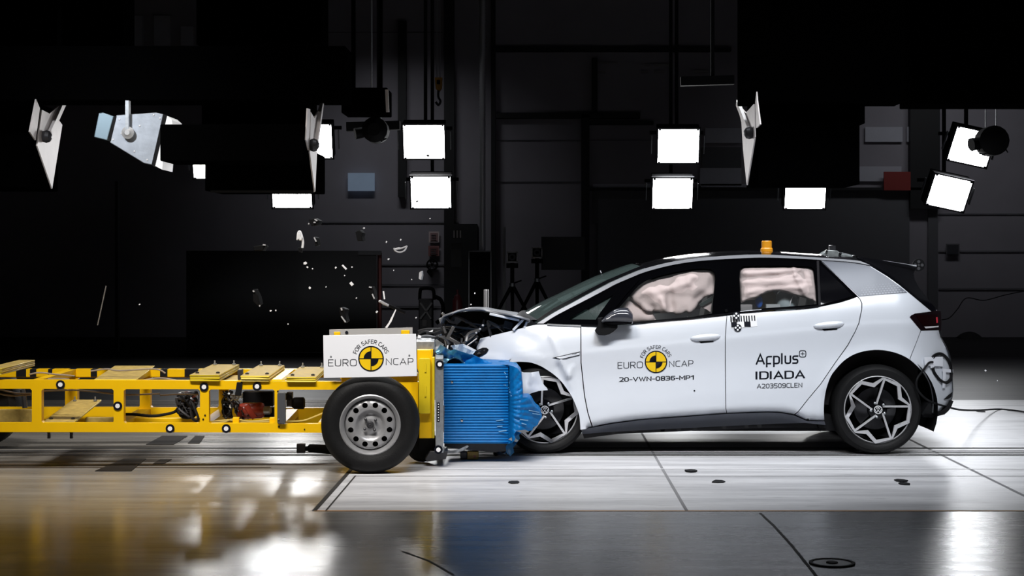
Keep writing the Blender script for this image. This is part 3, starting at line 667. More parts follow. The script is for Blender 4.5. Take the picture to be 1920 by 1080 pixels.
# ================================================================== THE CAR
YC = .89
car = thing('hatchback_car', 'white electric hatchback with crushed front end, lettered doors and black roof', 'car', (1.45, YC, 0))
prof = hermite([(-200, .46), (-150, .30), (-110, .19), (-60, .085), (-46, .055), (-25, .022), (-12, .010), (-5, .0065), (4, .0005), (12, .003), (24, .010), (50, .017), (85, .008), (110, .0), (140, .004), (170, .02), (230, .07)])
sill = hermite([(1080, 806), (1111, 801), (1147, 794), (1200, 787), (1320, 778.5), (1363, 775.5), (1440, 773), (1464, 774), (1489, 778.5), (1514, 789), (1546, 789.5), (1800, 789.5)])
def bump_line(px, py, a, b, wd, amp):
    d = segd((px, py), a, b); return amp*math.exp(-(d/wd)**2)
def g(px, py):
    xx = min(px, 1640); q = py+.1*(xx-1145)-654
    if px > 1640: q += .02*(px-1640)
    Y = prof(q)
    if px < 1010: Y += .20*((1010-px)/110)**2
    if px > 1680: Y += .46*((px-1680)/107)**2.3
    if 1100 < px < 1546:
        b = sill(px)-py
        if b < 11: Y += .05*(1-max(-6, b)/11)**1.3
    r = hypot(px-1646, py-768.5)                       # flared rear arch
    if 104 < r < 135 and py < 790: Y -= .014*math.exp(-((r-112)/9)**2)
    if px < 1110:                                        # crumpled front wing
        Y += bump_line(px, py, (1033, 630), (1046, 662), 5, -.016)+bump_line(px, py, (1050, 674), (1067, 704), 6, -.022)+bump_line(px, py, (1067, 704), (1074, 688), 5, -.014)
        Y += bump_line(px, py, (1045, 690), (1066, 735), 6, .016)+bump_line(px, py, (965, 662), (990, 668), 5, -.010)+bump_line(px, py, (1000, 668), (1016, 674), 4, -.010)
        Y += bump_line(px, py, (1085, 690), (1106, 800), 4, .010)+bump_line(px, py, (890, 668), (935, 674), 6, -.02)+bump_line(px, py, (955, 620), (1000, 640), 14, .012)
    return Y
PG = lambda px, py: W(px, py, g(px, py))
def PO(off): return lambda px, py, l=0.: W(px, py, g(px, py)-off-l)

rail_top = [(1007, 606.5), (1040, 585.5), (1073, 568), (1107, 549.5), (1140, 532.5), (1155, 525.5), (1183, 513.5), (1211, 503), (1255, 492), (1300, 485), (1355, 480), (1422, 477), (1480, 479.5), (1533, 482.8), (1560, 484.5), (1591, 487), (1613, 489.5), (1632, 497.5)]
rail_bot = [(1612, 493.5), (1588, 490.5), (1533, 487), (1480, 484.2), (1422, 483), (1355, 486), (1300, 490.5), (1255, 498), (1211, 509.5), (1183, 520.5), (1155, 532.5), (1140, 540.5), (1107, 558), (1073, 575.5), (1040, 593), (1019, 606.5)]
R1 = [tuple(p) for p in spl(rail_top, 3)]; R2 = [tuple(p) for p in spl(rail_bot, 3)]
belt_lo = [(1022, 607.5), (1060, 609.5), (1089, 611), (1122, 612), (1187, 607.8), (1231, 603), (1300, 597.6), (1363, 590), (1389, 586.3), (1440, 582.5), (1500, 579), (1535, 575), (1575, 566.5), (1608, 556.5)]
arch_f = [(1088, 806), (1087, 790), (1085.5, 778), (1080, 762), (1072, 744), (1063, 730), (1053, 716.5), (1040, 704), (1026.7, 694.5), (1013, 686.5), (1000, 681.5), (990, 679.5), (978, 678.7), (968, 678.8), (957, 680), (944, 682.7), (928, 686)]
arch_r = [(1546, 788), (1545, 770), (1546, 750), (1550, 728), (1558, 706), (1568, 692), (1580, 679), (1592, 670), (1606, 663), (1625, 658), (1647, 656.3), (1668, 659), (1688, 665), (1707, 675.5), (1728, 696), (1743, 721), (1749, 752), (1747.7, 776)]
AF = [tuple(p) for p in spl(arch_f, 3)]; AR = [tuple(p) for p in spl(arch_r, 3)]
ir = min(range(len(AR)), key=lambda i: hypot(AR[i][0]-1706, AR[i][1]-674.5))
def gap(poly, e=.8):          # pull the outline in a little so that the shut lines show
    n = len(poly); A = sum(poly[i-1][0]*poly[i][1]-poly[i][0]*poly[i-1][1] for i in range(n)); s = 1 if A > 0 else -1; out = []
    for i in range(n):
        a, b, c = Vector(poly[i-1]), Vector(poly[i]), Vector(poly[(i+1) % n])
        d1 = (b-a); d2 = (c-b)
        if d1.length < 1e-6 or d2.length < 1e-6: continue
        d1.normalize(); d2.normalize(); n1 = Vector((-d1.y, d1.x))*s; n2 = Vector((-d2.y, d2.x))*s; m = n1+n2
        if m.length < 1e-3: m = n1
        m.normalize(); k = e/max(.45, m.dot(n1)); out.append((b.x+m.x*k, b.y+m.y*k))
    return out

fender = [(900, 634.5), (930, 627), (959, 620), (980, 614.5), (990, 611.5), (1007, 608.3), (1022, 608), (1060, 610), (1088.6, 611.5), (1088.7, 650), (1089, 680), (1093, 720), (1096, 745), (1102, 775), (1110, 800.5), (1098, 805)]+AF+[(911, 686), (900, 678.5), (890, 671), (896, 662), (893, 652), (897, 642)]
fdoor = [(1089.6, 611.5)]+[(1122, 612.5), (1187, 608.5), (1231, 603.8), (1300, 598.4), (1363, 591)]+[(1361, 612), (1359.8, 632), (1359.6, 680), (1360.4, 750), (1360.6, 766), (1363, 775), (1320, 778), (1260, 782.3), (1200, 787), (1172, 790), (1147, 793.5), (1126, 797), (1111.5, 801)]+[(1103, 775), (1097, 745), (1094, 720), (1090, 680), (1089.7, 650)]
rdoor = [(1363.4, 591), (1389, 587), (1440, 583.2), (1500, 579.7), (1535, 575.8), (1575, 567.3), (1608, 557.2), (1612, 561), (1615.5, 569), (1615.3, 580), (1610, 606), (1603, 622), (1589, 647.5), (1565, 681), (1538.5, 720), (1515, 748), (1497, 771), (1489, 777.5), (1464, 773.2), (1440, 772.3), (1400, 773.5), (1363.5, 775), (1361, 766), (1361, 750), (1360.3, 680), (1360.5, 632), (1361.6, 612)]
quarter = [(1609, 556.8), (1538, 487.5), (1551, 488.5), (1588, 491), (1613, 494.2), (1632, 498.5), (1664.4, 518.3), (1686.7, 534.4), (1720, 562), (1747, 584.3), (1715.5, 588.2), (1706, 594.2), (1716, 606.5), (1726.5, 619.4), (1718, 642), (1706, 672)]+list(reversed(AR[:ir+1]))+[(1514, 788.6), (1490, 777.8), (1498, 771), (1516, 748), (1539.5, 720), (1566, 681), (1590, 648), (1604, 622), (1611, 606), (1616.2, 580), (1616.4, 569), (1613, 561)]
bumper = [(1727, 620), (1760.5, 618.6), (1763, 632), (1771, 646.7), (1777.8, 660), (1782, 674), (1784.6, 691), (1786, 716), (1787, 733), (1786, 741), (1783, 751), (1777.8, 762), (1766.7, 770), (1748, 775.5)]+list(reversed(AR[ir:]))[1:]+[(1706.5, 672.5), (1718.6, 642)]
PANELS = (('front_wing', fender), ('front_door', fdoor), ('rear_door', rdoor), ('rear_quarter_panel', quarter), ('rear_bumper', bumper))
panel = {}
far = MB()
for nm, poly in PANELS:
    ex = [(px, 654-.1*(min(px, 1640)-1145)-(.02*(px-1640) if px > 1640 else 0)+q) for px in [1095+6*k for k in range(112)] for q in (-7, -4, -2, 0, 2, 4, 7)] if nm != 'front_wing' else [(1020+4*i, 630+4*j) for i in range(16) for j in range(28)]
    panel[nm] = MB().sheet(gap(poly, .42), PG, 7, rim=(0, .02, 0), extra=ex).build(nm, WHITE, car, ang=50)
    far.sheet(poly, PG, 16, rim=None, mirror=YC, bd=12)
far.build('far_side_panels', WHITE, car)
panel['front_wing']['label'] = 'buckled white front wing'

# sill, arch edges, dark lower body
sl = [(1090, 806), (1111, 802), (1147, 795), (1200, 788), (1320, 779.3), (1363, 776.2), (1440, 773.6), (1464, 774.6), (1489, 779), (1514, 790), (1546, 790.3), (1548, 797), (1510, 793), (1453, 794.5), (1320, 801), (1200, 807), (1133, 810.5), (1092, 814)]
MB().sheet(sl, lambda x, y: W(x, y, .03+.10*max(0, (y-sill(x))/30)**1.5), 6, rim=(0, .1, 0)).build('sill_cover', SILLM, car)
lo = [(1092, 812), (1133, 809), (1200, 805), (1320, 799), (1453, 792.5), (1510, 791.5), (1549, 795), (1550, 803), (1490, 801), (1416, 803), (1320, 807), (1160, 813.5), (1095, 822)]
MB().sheet(lo, lambda x, y: W(x, y, .10), 10, rim=(0, .3, 0)).build('lower_sill', GBLACK, car)
# underbody: battery floor
a = W(1100, 0, .3); b = W(1560, 0, .3)
MB().box(((a.x+b.x)/2, YC, .235), (b.x-a.x, 1.5, .13)).build('battery_floor', MBLACK, car)
# wheel-arch liners
def liner(cx, cz, R, x0, x1, name):
    mb = MB(); mb.grid(lambda u, v: Vector((cx+R*cos(pi*(1.12-1.24*u)), .045+.34*v, cz+R*sin(pi*(1.12-1.24*u)))), 28, 3)
    mb.grid(lambda u, v: Vector((cx+R*v*cos(pi*(1.12-1.24*u)), .385, cz+R*v*sin(pi*(1.12-1.24*u)))), 28, 3); return mb.build(name, MBLACK, car)
wr = W(1646, 768.5, .02); wf = W(1020, 770, .05)
liner(wr.x, .35, .475, 0, 0, 'wheel_arch_liner')
liner(wf.x-.02, .35, .46, 0, 0, 'wheel_arch_liner')
MB().box((wr.x+.05, YC, .62), (.9, 1.0, .5)).build('boot_floor', MBLACK, car)
MB().box((-.02, YC, .42), (.75, 1.0, .5)).build('motor_carrier', MBLACK, car)
# black diffuser edge below the rear bumper
df = [(1747.5, 776), (1766.7, 770.6), (1777.8, 762.8), (1783.4, 751.6), (1788, 752), (1784, 762), (1779, 770), (1771, 777), (1747, 783.3), (1731, 782), (1736, 776)]
MB().sheet(df, lambda x, y: W(x, y, .02+.40*max(0, (x-1700)/90)**2.3), 5, rim=(0, .3, 0)).build('rear_diffuser', MBLACK, car)
rp = [(1746, 756), (1748, 770), (1747, 777), (1731, 782), (1728, 776), (1740, 758)]
MB().sheet(rp, lambda x, y: W(x, y, .1), 6, rim=(0, .2, 0)).build('arch_lip', MBLACK, car)
# rear closing surface between both sides
tailp = [(1760, 612, .30), (1763, 628, .31), (1768, 637, .32), (1776, 652, .34), (1782, 668, .37), (1785, 690, .40), (1786.5, 716, .42), (1787, 735, .43), (1784, 752, .42), (1777, 764, .40), (1764, 775, .38)]
tp = spl([W(*p) for p in tailp], 4)
def across(P0, bul, n=14, Yc=YC):        # skin from a near edge to its mirror image, bowed by bul(i)
    m = len(P0)-1
    def fn(u, v):
        k = min(m, int(round(u*m))); p = P0[k]; q = Vector((p.x, 2*Yc-p.y, p.z)); bl = bul(k/m) if callable(bul) else Vector(bul)
        return p.lerp(q, v)+bl*(1-abs(2*v-1)**2.2)
    return fn, m
fn, m = across(tp, (.055, 0, 0)); MB().grid(fn, m, 14).build('rear_bumper_centre', WHITE, car)

# glasshouse frame with its openings
gh = [p for p in R2[::-1] if p[0] < 1534]+[(1537, 488)]+[(1608.5, 556)]+list(reversed(belt_lo[:-1]))
win_f = [(1162, 576), (1172, 564.5), (1181, 554), (1189, 544), (1197, 535.5), (1206, 529), (1217, 524.3), (1233, 518), (1250, 513.5), (1267, 510), (1284, 507), (1300, 504.7), (1320, 503.3), (1331, 504.5), (1337, 508), (1341, 514), (1342, 522), (1340.5, 540), (1338, 562), (1336, 588), (1300, 594.3), (1231, 600.2), (1187, 605), (1163, 606), (1150, 604), (1150, 590)]
win_r = [(1386.5, 520), (1387, 508), (1389, 502.5), (1394, 499), (1410, 498.3), (1450, 498), (1490, 498.5), (1515, 499.5), (1522, 501), (1526, 505), (1528, 520), (1531, 545), (1532.5, 570.5), (1500, 573.8), (1440, 577.8), (1389, 583.3)]
win_t = [(1066, 599), (1088, 586), (1120, 569), (1150, 552.5), (1140, 567), (1128, 583), (1117, 599.5)]
fr = MB().sheet(gh, PO(.002), 8, holes=(win_f, win_r, win_t), rim=(0, .05, 0)).build('window_surround', SURR, car)
MB().sheet(win_f, PO(-.02), 14, rim=None).build('front_side_window', GLASSF, car)
MB().sheet(win_r, PO(-.02), 14, rim=None).build('rear_side_window', GLASSF, car)
MB().sheet(win_t, PO(-.02), 10, rim=None).build('quarter_light', GLASSW, car)
qg = [(1538, 497), (1548, 505), (1580, 535), (1599, 555), (1580, 561), (1538, 571.5)]
MB().sheet(qg, PO(.006), 9, rim=(0, .01, 0)).build('rear_quarter_window', mat('privacy_glass', (.003, .003, .004), .05, spec=.1), car)
def pbar(pts, wd, off, name, m, thick=.02, parent=None):       # raised strip along traced points
    mb = MB(); L = [Vector(p) for p in pts]; E = []
    for i in range(len(L)):
        t = (L[min(len(L)-1, i+1)]-L[max(0, i-1)]).normalized(); n = Vector((-t.y, t.x))*wd/2; E.append((L[i]+n, L[i]-n))
    poly = [tuple(e[0]) for e in E]+[tuple(e[1]) for e in reversed(E)]
    mb.sheet(poly, PO(off), 20, rim=(0, thick, 0), bd=8); return mb.build(name, m, parent or car)
pbar([(1196, 522), (1168, 554), (1146, 582), (1134, 600)], 7, .012, 'window_pillar', SURR)
pbar([(1533.5, 489), (1535, 530), (1537, 573)], 4.5, .012, 'window_divider', mat('divider_grey', (.008, .007, .009), .6, spec=.1))
bt = [(1089, 609.5), (1122, 610.5), (1187, 606.3), (1231, 601.5), (1300, 596), (1363, 588.6), (1389, 585), (1440, 581), (1500, 577.5), (1535, 573.5)]
pbar(bt, 2.6, .014, 'belt_strip', mat('belt_rubber', (.004, .004, .005), .9, spec=.05))
pbar([(1388, 584), (1405, 582.2), (1428, 580.3)], 1.1, .020, 'belt_painted_glint', SILVER)  # short silver strip painting a glint on the belt
pbar([(1026, 608.3), (1060, 610), (1090, 611)], 3, .010, 'wing_top_strip', mat('wing_strip_grey', (.03, .035, .045), .35))
# silver roof arch and the hexagon film on the rear pillar
MB().sheet(R1+R2, PO(.012), 5, rim=(0, .03, 0), bd=5).build('roof_arch', SILVER, car)
cf = [(1541, 489.5), (1551, 489.8), (1588, 492), (1613, 495.5), (1631, 499.5), (1663.4, 519.5), (1685, 535.6), (1701, 548.6), (1660, 551.5), (1625, 554.5), (1611, 556)]
film = MB().sheet(cf, PO(.004), 6, rim=(0, .006, 0))
for j in range(5):
    yb = 552.6-j*4.1
    for i in range(18):
        px = 1616+i*5.6+(j % 2)*2.8; py = yb-.075*(px-1616)
        if not inside((px+2.2, py-1.4), cf): continue
        r = 2.5-.34*j-max(0, (1650-px))*.012
        if r > .5: film.add([PO(.0055)(px+r*cos(k*pi/3), py-r*.62*sin(k*pi/3)) for k in range(6)], [(0, 1, 2, 3, 4, 5)], 1)
film.build('rear_pillar_film', [FILM, HEXW], car)
# roof skin, windscreen, hatch
top = [p for p in R1 if 1205 < p[0] < 1606]
P0 = [W(x, y, g(x, y)+.02) for x, y in top]
fn, m = across(P0, (0, 0, .034)); MB().grid(fn, m, 16).build('roof', GBLACK, car)
ws = [p for p in R1 if p[0] < 1213]
P0 = [W(x, y, g(x, y)+.012) for x, y in ws]
fn, m = across(P0, lambda u: Vector((-.11+.03*u, 0, .065-.03*u))); scr = MB().grid(fn, m, 16).build('windscreen', GLASSW, car)
pbar([(1008, 602.5), (1040, 581), (1073, 563.5), (1107, 545), (1140, 528), (1155, 521.5), (1190, 507), (1211, 499)], 7, -.03, 'windscreen_edge', GBLACK)
# dashboard, cowl
P1 = spl([W(1000, 604, .2), W(1060, 601, .2), W(1120, 600, .2)], 5); fn, m = across(P1, (-.06, 0, .06)); MB().grid(fn, m, 8).build('dashboard', CABIN, car)
P1 = spl([W(985, 611, .12), W(996, 600, .14), (W(1012, 601, .14))], 4); fn, m = across(P1, (-.09, 0, .045)); MB().grid(fn, m, 10).build('cowl_panel', MBLACK, car)
for (a, b) in (((1000, 601), (1052, 566)), ((992, 597), (1045, 561))):
    MB().tube([W(*a, .45), W((a[0]+b[0])/2, (a[1]+b[1])/2-1, .5), W(*b, .55)], .010, 6).build('wiper_arm', MBLACK, car)
# hatch and spoiler
hz = [(1606, 485, .30), (1632, 497, .28), (1664, 517.5, .235), (1688, 534.5, .22), (1720, 561, .22), (1748, 583.5, .23), (1758, 590, .27), (1763, 606, .3), (1763, 624, .31)]
P0 = spl([W(*p) for p in hz], 4); fn, m = across(P0, lambda u: Vector((.055*(1-u)+.03, 0, .02*(1-u)))); MB().grid(fn, m, 14).build('hatch', GBLACK, car)
sp = [(1604, 482), (1640, 485.5), (1676, 491.5), (1704, 497), (1719.5, 500), (1716, 505), (1713, 513), (1715, 524), (1724, 540), (1740, 561), (1757, 580.5), (1765, 583), (1766, 606), (1764, 628), (1757, 592), (1745, 583), (1720, 561.5), (1688, 535), (1664, 518), (1634, 498)]
MB().sheet(sp, lambda x, y: W(x, y, .27+.012*max(0, y-480)*.08), 7, rim=(0, 1.2, 0)).build('spoiler', mat('spoiler_black', (.004, .004, .006), .2), car)
MB().tube([W(1655, 488.2, .262), W(1700, 495.5, .262), W(1718, 499.3, .262)], [.001, .003, .009], 8).build('spoiler_edge_trim', SILVER, car)
# tail lamp
tl = [(1706, 594.4), (1709, 591), (1715.6, 588.4), (1747, 584.6), (1757, 582), (1764, 583.5), (1765.5, 602), (1764.5, 620), (1760, 618.3), (1727, 618.9)]
tlo = MB().sheet(tl, PO(.006), 5, rim=(0, .03, 0)).build('tail_lamp', mat('tail_lamp_smoked', (.006, .002, .003), .1, spec=.3), car)
MB().sheet([(1718, 592), (1757, 589), (1758, 610), (1731, 612)], PO(.010), 6, rim=(0, .006, 0)).build('lens', mat('tail_lamp_red', (.007, .0006, .001), .2, spec=.2), tlo)
MB().sheet([(1755, 595), (1758, 594.5), (1758.6, 605), (1756, 606)], PO(.014), 4, rim=(0, .006, 0)).build('light_strip', mat('tail_lamp_bright_red', (.5, .03, .05), .2, emis=(1, .06, .08), es=.06), tlo)
MB().sheet([(1733, 612.5), (1760, 610.8), (1760, 613.3), (1736, 615.8)], PO(.012), 4, rim=(0, .006, 0)).build('reversing_strip', mat('tail_lamp_clear', (.6, .58, .6), .2), tlo)

# airbags
def airbag(poly, name, off, amp, fq, folds, st=5):
    def P(x, y):
        e = min(1, pdist((x, y), poly)/14)
        n = noise.noise(Vector((x*fq[0], y*fq[1], off*7)))+.5*noise.noise(Vector((x*fq[0]*2.3, y*fq[1]*2.3, 3)))
        for (a, b, wd, am) in folds: n += bump_line(x, y, a, b, wd, am)
        return W(x, y, g(x, y)+.115-off-.055*sqrt(max(0, e))-amp*n)
    return MB().sheet(poly, P, st, rim=(0, .06, 0), bd=5).build(name, AIRB, car, ang=70)
cur = [(1181, 556), (1190, 545), (1200, 535), (1212, 527), (1230, 519), (1262, 511), (1300, 504.5), (1318, 504), (1333, 505), (1340, 513), (1341.5, 530), (1339.5, 551), (1322, 557), (1310, 567), (1305, 577), (1297, 586), (1292, 588), (1287, 585), (1283, 587), (1276, 590), (1268, 591), (1262, 588), (1252, 587.5), (1240, 587), (1236, 584.5), (1226, 583), (1222, 585), (1213, 584), (1206, 580), (1201, 574), (1197, 571), (1189, 565)]
airbag(cur, 'curtain_airbag', .03, .030, (.03, .03), [((1250, 540), (1290, 530), 8, 1.5), ((1252, 535), (1258, 575), 9, -1.3), ((1205, 548), (1240, 545), 9, 1.0), ((1310, 560), (1335, 535), 9, -1.2), ((1240, 560), (1250, 586), 6, .9), ((1205, 560), (1225, 580), 7, -.8), ((1275, 522), (1300, 520), 7, .9)], 3)
low = [(1160, 580), (1170, 566), (1180, 556), (1192, 568), (1200, 574), (1207, 582), (1214, 586), (1224, 586), (1230, 601), (1210, 606), (1165, 606)]
airbag(low, 'front_airbag', -.03, .012, (.03, .05), [((1185, 575), (1220, 600), 7, .7)])
rcur = [(1387, 520), (1388, 506), (1394, 499), (1450, 498), (1515, 499), (1527, 505), (1529, 530), (1532, 568), (1524, 563), (1510, 559), (1494, 555), (1478, 550), (1462, 545.5), (1450, 546), (1440, 548), (1428, 553), (1415, 562), (1400, 563), (1390, 568)]
rfold = [((1380, 514), (1500, 505), 3.5, .6), ((1375, 524), (1500, 512), 3.2, -.9), ((1375, 531), (1500, 524), 3.5, .6), ((1375, 541), (1505, 533), 3.6, -.6), ((1380, 550), (1510, 537), 5, .5), ((1487, 495), (1491, 516), 4, 1.0), ((1491, 516), (1506, 548), 4.5, 1.0), ((1503, 512), (1526, 560), 5, -.9), ((1395, 563), (1430, 551), 4, .7), ((1505, 540), (1515, 562), 5, .6)]
airbag(rcur, 'rear_curtain_airbag', .055, .016, (.02, .06), rfold, 2.0)
# cabin: dark tub, seats, occupant shapes
cb = MB(); a = W(1040, 0, .6); b = W(1700, 0, .6)
cb.box(((a.x+b.x)/2, YC, .62), (b.x-a.x, 1.35, .5)); cb.build('cabin_tub', CABIN, car)
for px in (1350, 1545):
    s0 = W(px, 0, .5).x
    for yy in (.50, 1.28): MB().box((s0, yy, 1.0), (.16, .46, .62), Matrix.Rotation(.2, 3, 'Y')).build('seat_back', CABIN, car, bevel=.05)
mb = MB(); c = W(1474, 573, .30)
mb.grid(lambda u, v: c+Vector((.09*cos(2*pi*u)*sin(pi*v)**.6, .10*sin(2*pi*u)*sin(pi*v)**.6, .13*cos(pi*v))), 20, 10); mb.build('headrest', mat('headrest_grey', (.28, .33, .35), .6), car)
MB().tube(spl([W(1481, 574, .20), W(1483, 564, .19), W(1487, 556, .20)], 5), .004, 6).build('headrest_piping', MARKW, car)
mb = MB(); c = W(1440, 567, .34)
def head(u, v):
    x = cos(2*pi*u)*sin(pi*v); y = sin(2*pi*u)*sin(pi*v); z = cos(pi*v)
    return c+Vector((.085*x-.02*(1 if x < -.6 and abs(z) < .3 else 0), .072*y, .10*z))
mb.grid(head, 20, 12); hd = mb.build('dummy_head', mat('dummy_skin', (.16, .10, .02), .6), car)
c = W(1423, 566, .24); mb = MB().grid(lambda u, v: c+Vector((.030*cos(2*pi*u)*sin(pi*v)**.7, .02*sin(2*pi*u)*sin(pi*v)**.7, .048*cos(pi*v))), 16, 10); mb.build('dummy_target_patch', mat('dummy_blue', (.02, .14, .60), .5, emis=None), hd)
MB().box(W(1397, 577, .14), (.10, .1, .05)).build('rear_dummy_panel', mat('dummy_panel_grey', (.22, .21, .21), .5), car)
mb = MB().box(W(1449, 574, .13), (.11, .05, .03)); mb.build('checkered_block', mat('block_pale', (.35, .36, .37), .6), car)
MB().prism([W(x, y, .22) for x, y in ((1310, 571), (1335, 556), (1336, 563), (1316, 575))], (0, .03, 0)).build('seat_belt', mat('belt_green_black', (.008, .018, .016), .6), car)
MB().prism([W(x, y, .24) for x, y in ((1312, 575), (1335, 565), (1332, 585), (1325, 580))], (0, .03, 0)).build('side_cushion', AIRB, car)

# door furniture
def handle(x0, y0, x1, y1):
    mb = MB(); a = Vector((x0, y0)); b = Vector((x1, y1)); pts = []
    def fn(u, v):
        px = x0+(x1-x0)*u; yc = y0+(y1-y0)*u; wv = 6.8*(sin(pi*min(1, max(0, u)))**.35)*(.92+.08*u); an = pi*v
        return W(px, yc-wv*cos(an), g(px, yc)-.002-.032*sin(an)*min(1, 5*u, 5*(1-u)+.001)**.5)
    mb.grid(fn, 22, 8); h = mb.build('door_handle', WHITE, car)
    MB().add([PO(.003)(x, y) for x, y in ((x0+16, yc_(x0+16, x0, y0, x1, y1)+6.5), (x1-13, yc_(x1-13, x0, y0, x1, y1)+7.5), (x1-13, yc_(x1-13, x0, y0, x1, y1)+9.8), (x0+20, yc_(x0+20, x0, y0, x1, y1)+9.8))], [(0, 1, 2, 3)]).build('handle_recess', GBLACK, h)
yc_ = lambda x, x0, y0, x1, y1: y0+(y1-y0)*(x-x0)/(x1-x0)
handle(1294, 635, 1351, 630.5); handle(1525, 612, 1583, 607)
# mirror
def mirror_shell(u, v):
    k = u; px = 1128+58.5*k; top = 600-22*(sin(pi*min(1, .5*min(1, k*1.6))))-(1 if k < .9 else 0)+(10*max(0, (k-.8)/.2)**2); bot = 605.5+3.5*k-2.5*max(0, (k-.9)/.1)
    an = pi*v
    return W(px, (top+bot)/2-(bot-top)/2*cos(an), .0-.13*sin(an)**.7)
mb = MB().grid(mirror_shell, 22, 10)
mr = mb.build('door_mirror', mat('mirror_grey_gloss', (.040, .042, .055), .14, coat=.6), car)
MB().sheet([(1128, 596), (1184, 593), (1186, 601), (1184, 607.5), (1150, 609), (1131, 606.5)], lambda x, y: W(x, y, -.10), 6, rim=(0, .1, 0)).build('lower_cover', GBLACK, mr)
MB().prism([W(x, y, -.075) for x, y in ((1121, 597), (1131, 595), (1133, 607), (1140, 609), (1158, 608.5), (1158, 615), (1150, 622), (1142, 627), (1134, 629), (1122, 628.5), (1119, 625), (1115.5, 621), (1121, 613), (1122, 607))], (0, .10, 0)).build('mirror_foot', MBLACK, mr, bevel=.006)
pbar([(1132, 597), (1160, 595), (1184, 594)], 2.2, .125, 'mirror_painted_glint', CHROME, .02, mr)  # chrome strip painting a highlight on the mirror
# wing badge strip
bd = [(1036, 671), (1048, 673.5), (1056, 673.5), (1087, 666.5), (1087.5, 659), (1070, 663)]
bo = MB().sheet(bd, PO(.004), 4, rim=(0, .006, 0)).build('wing_badge', GBLACK, car)
MB().sheet([(1043, 670.6), (1049, 672.3), (1056, 672.2), (1086.5, 665), (1086.8, 660.8), (1070, 664.4)], PO(.008), 4, rim=(0, .003, 0)).build('badge_plate', WHITE, bo)
mb = MB(); letter(mb, '1ST', 1071, 1081, 662.6, 665.6, PO(.0095), -.2, .14); mb.build('badge_letters', INK, bo)

# lettering on the doors
TX = PO(.003)
gt, gb = g(1230, 657.5), g(1230, 700)
ch = lambda y: gt+(gb-gt)*(y-657.5)/42.5
dv = max(ch(y)-g(x, y) for y in range(658, 700, 2) for x in range(1212, 1250, 6))+.002
mb = MB(); crash_logo(mb, 1230, 678.6, 20.4, lambda x, y, l=0.: W(x, y, ch(y)-dv-l)); mb.build('target_roundel', [LOGOY, INK], panel['front_door'])
TF = lambda x, y: W(x, y, g(x, y)-.0018)
mb = MB(); letter(mb, 'EURO', 1158, 1205.5, 679.3, 691.8, TF, -.035, .10); letter(mb, 'NCAP', 1254.5, 1300, 676.3, 688.8, TF, -.035, .10)
arc_letter(mb, 'FOR SAFER CARS', 1230, 678.6, 25.2, 163, 21, 6.0, TF, .14); mb.build('test_lettering', INK, panel['front_door'])
mb = MB(); letter(mb, '20-VWN-0836-MP1', 1160, 1301, 707, 717, TF, -.030, .19); mb.build('serial_lettering', INK, panel['front_door'])
MB().lathe([(.007, 0), (.006, .004)], W(1302, 732.5, g(1302, 732)), (0, -1, 0), 8).build('black_speck', INK, panel['front_door'])
mb = MB(); letter(mb, 'Arplus', 1416.5, 1497, 661.5, 689, TF, -.02, .16); mb.build('sponsor_lettering', INK, panel['rear_door'])
mb = MB(); pl = circ(1505, 663.5, 6.6, 28)
def sq(r): return [(1505+r*(abs(cos(t))**.55)*(1 if cos(t) > 0 else -1), 663.5-r*(abs(sin(t))**.55)*(1 if sin(t) > 0 else -1)) for t in [2*pi*k/32 for k in range(32)]]
A, B = sq(6.8), sq(5.3); mb.add([TF(*p) for p in A+B], [(i, (i+1) % 32, 32+(i+1) % 32, 32+i) for i in range(32)])
for r_ in ((1501.5, 662.9, 1508.5, 664.1), (1504.4, 660, 1505.6, 667)): mb.add([TF(r_[0], r_[1]), TF(r_[2], r_[1]), TF(r_[2], r_[3]), TF(r_[0], r_[3])], [(0, 1, 2, 3)])
mb.build('plus_mark', INK, panel['rear_door'])
mb = MB(); letter(mb, 'IDIADA', 1416.5, 1510, 695.2, 712, TF, -.025, .18); mb.build('laboratory_lettering', INK, panel['rear_door'])
mb = MB(); letter(mb, 'A203509CLEN', 1419, 1504.5, 719.2, 729.2, TF, -.025, .145); mb.build('code_lettering', INK, panel['rear_door'])
# scale sticker and four-dot targets
st = MB().sheet([(1368, 592), (1418, 589.5), (1420, 612), (1371, 616)], PO(.003), 8, rim=None).build('scale_sticker', MARKW, panel['rear_door'])
mb = MB(); k = 0
for x0, y0, x1, y1 in ((1369, 593, 1371.5, 604), (1374, 593, 1376.5, 604), (1379.5, 596, 1381.5, 603), (1384.5, 596, 1386.8, 603), (1388.6, 592, 1390.6, 603), (1393.5, 592, 1396, 603), (1398.3, 592, 1400.7, 603), (1403, 592, 1405.4, 603), (1408.4, 591.5, 1410.6, 601.5), (1413.4, 591.5, 1415.6, 601.5), (1370.5, 604, 1381.5, 614), (1395, 603, 1407, 613)):
    P = PO(.0042); mb.add([P(x0, y0), P(x1, y0), P(x1+.8, y1), P(x0+.8, y1)], [(0, 1, 2, 3)])
mb.build('scale_bars', INK, st)
def dotdisc(cx, cy, r, off, parent, base=INK, dot=MARKW, name='four_dot_target'):
    P = PO(off); d = MB(); d.add([P(x, y) for x, y in circ(cx, cy, r, 28)], [list(range(28))], 0)
    P2 = PO(off+.002)
    for a in (0, 90, 180, 270): d.add([P2(x, y) for x, y in circ(cx+r*.55*cos(radians(a)), cy-r*.55*sin(radians(a)), r*.27, 12)], [list(range(12))], 1)
    return d.build(name, [base, dot], parent)
dotdisc(1383.3, 614.5, 7.2, .008, panel['rear_door']); dotdisc(1380.5, 592, 7.2, .034, panel['rear_door'])
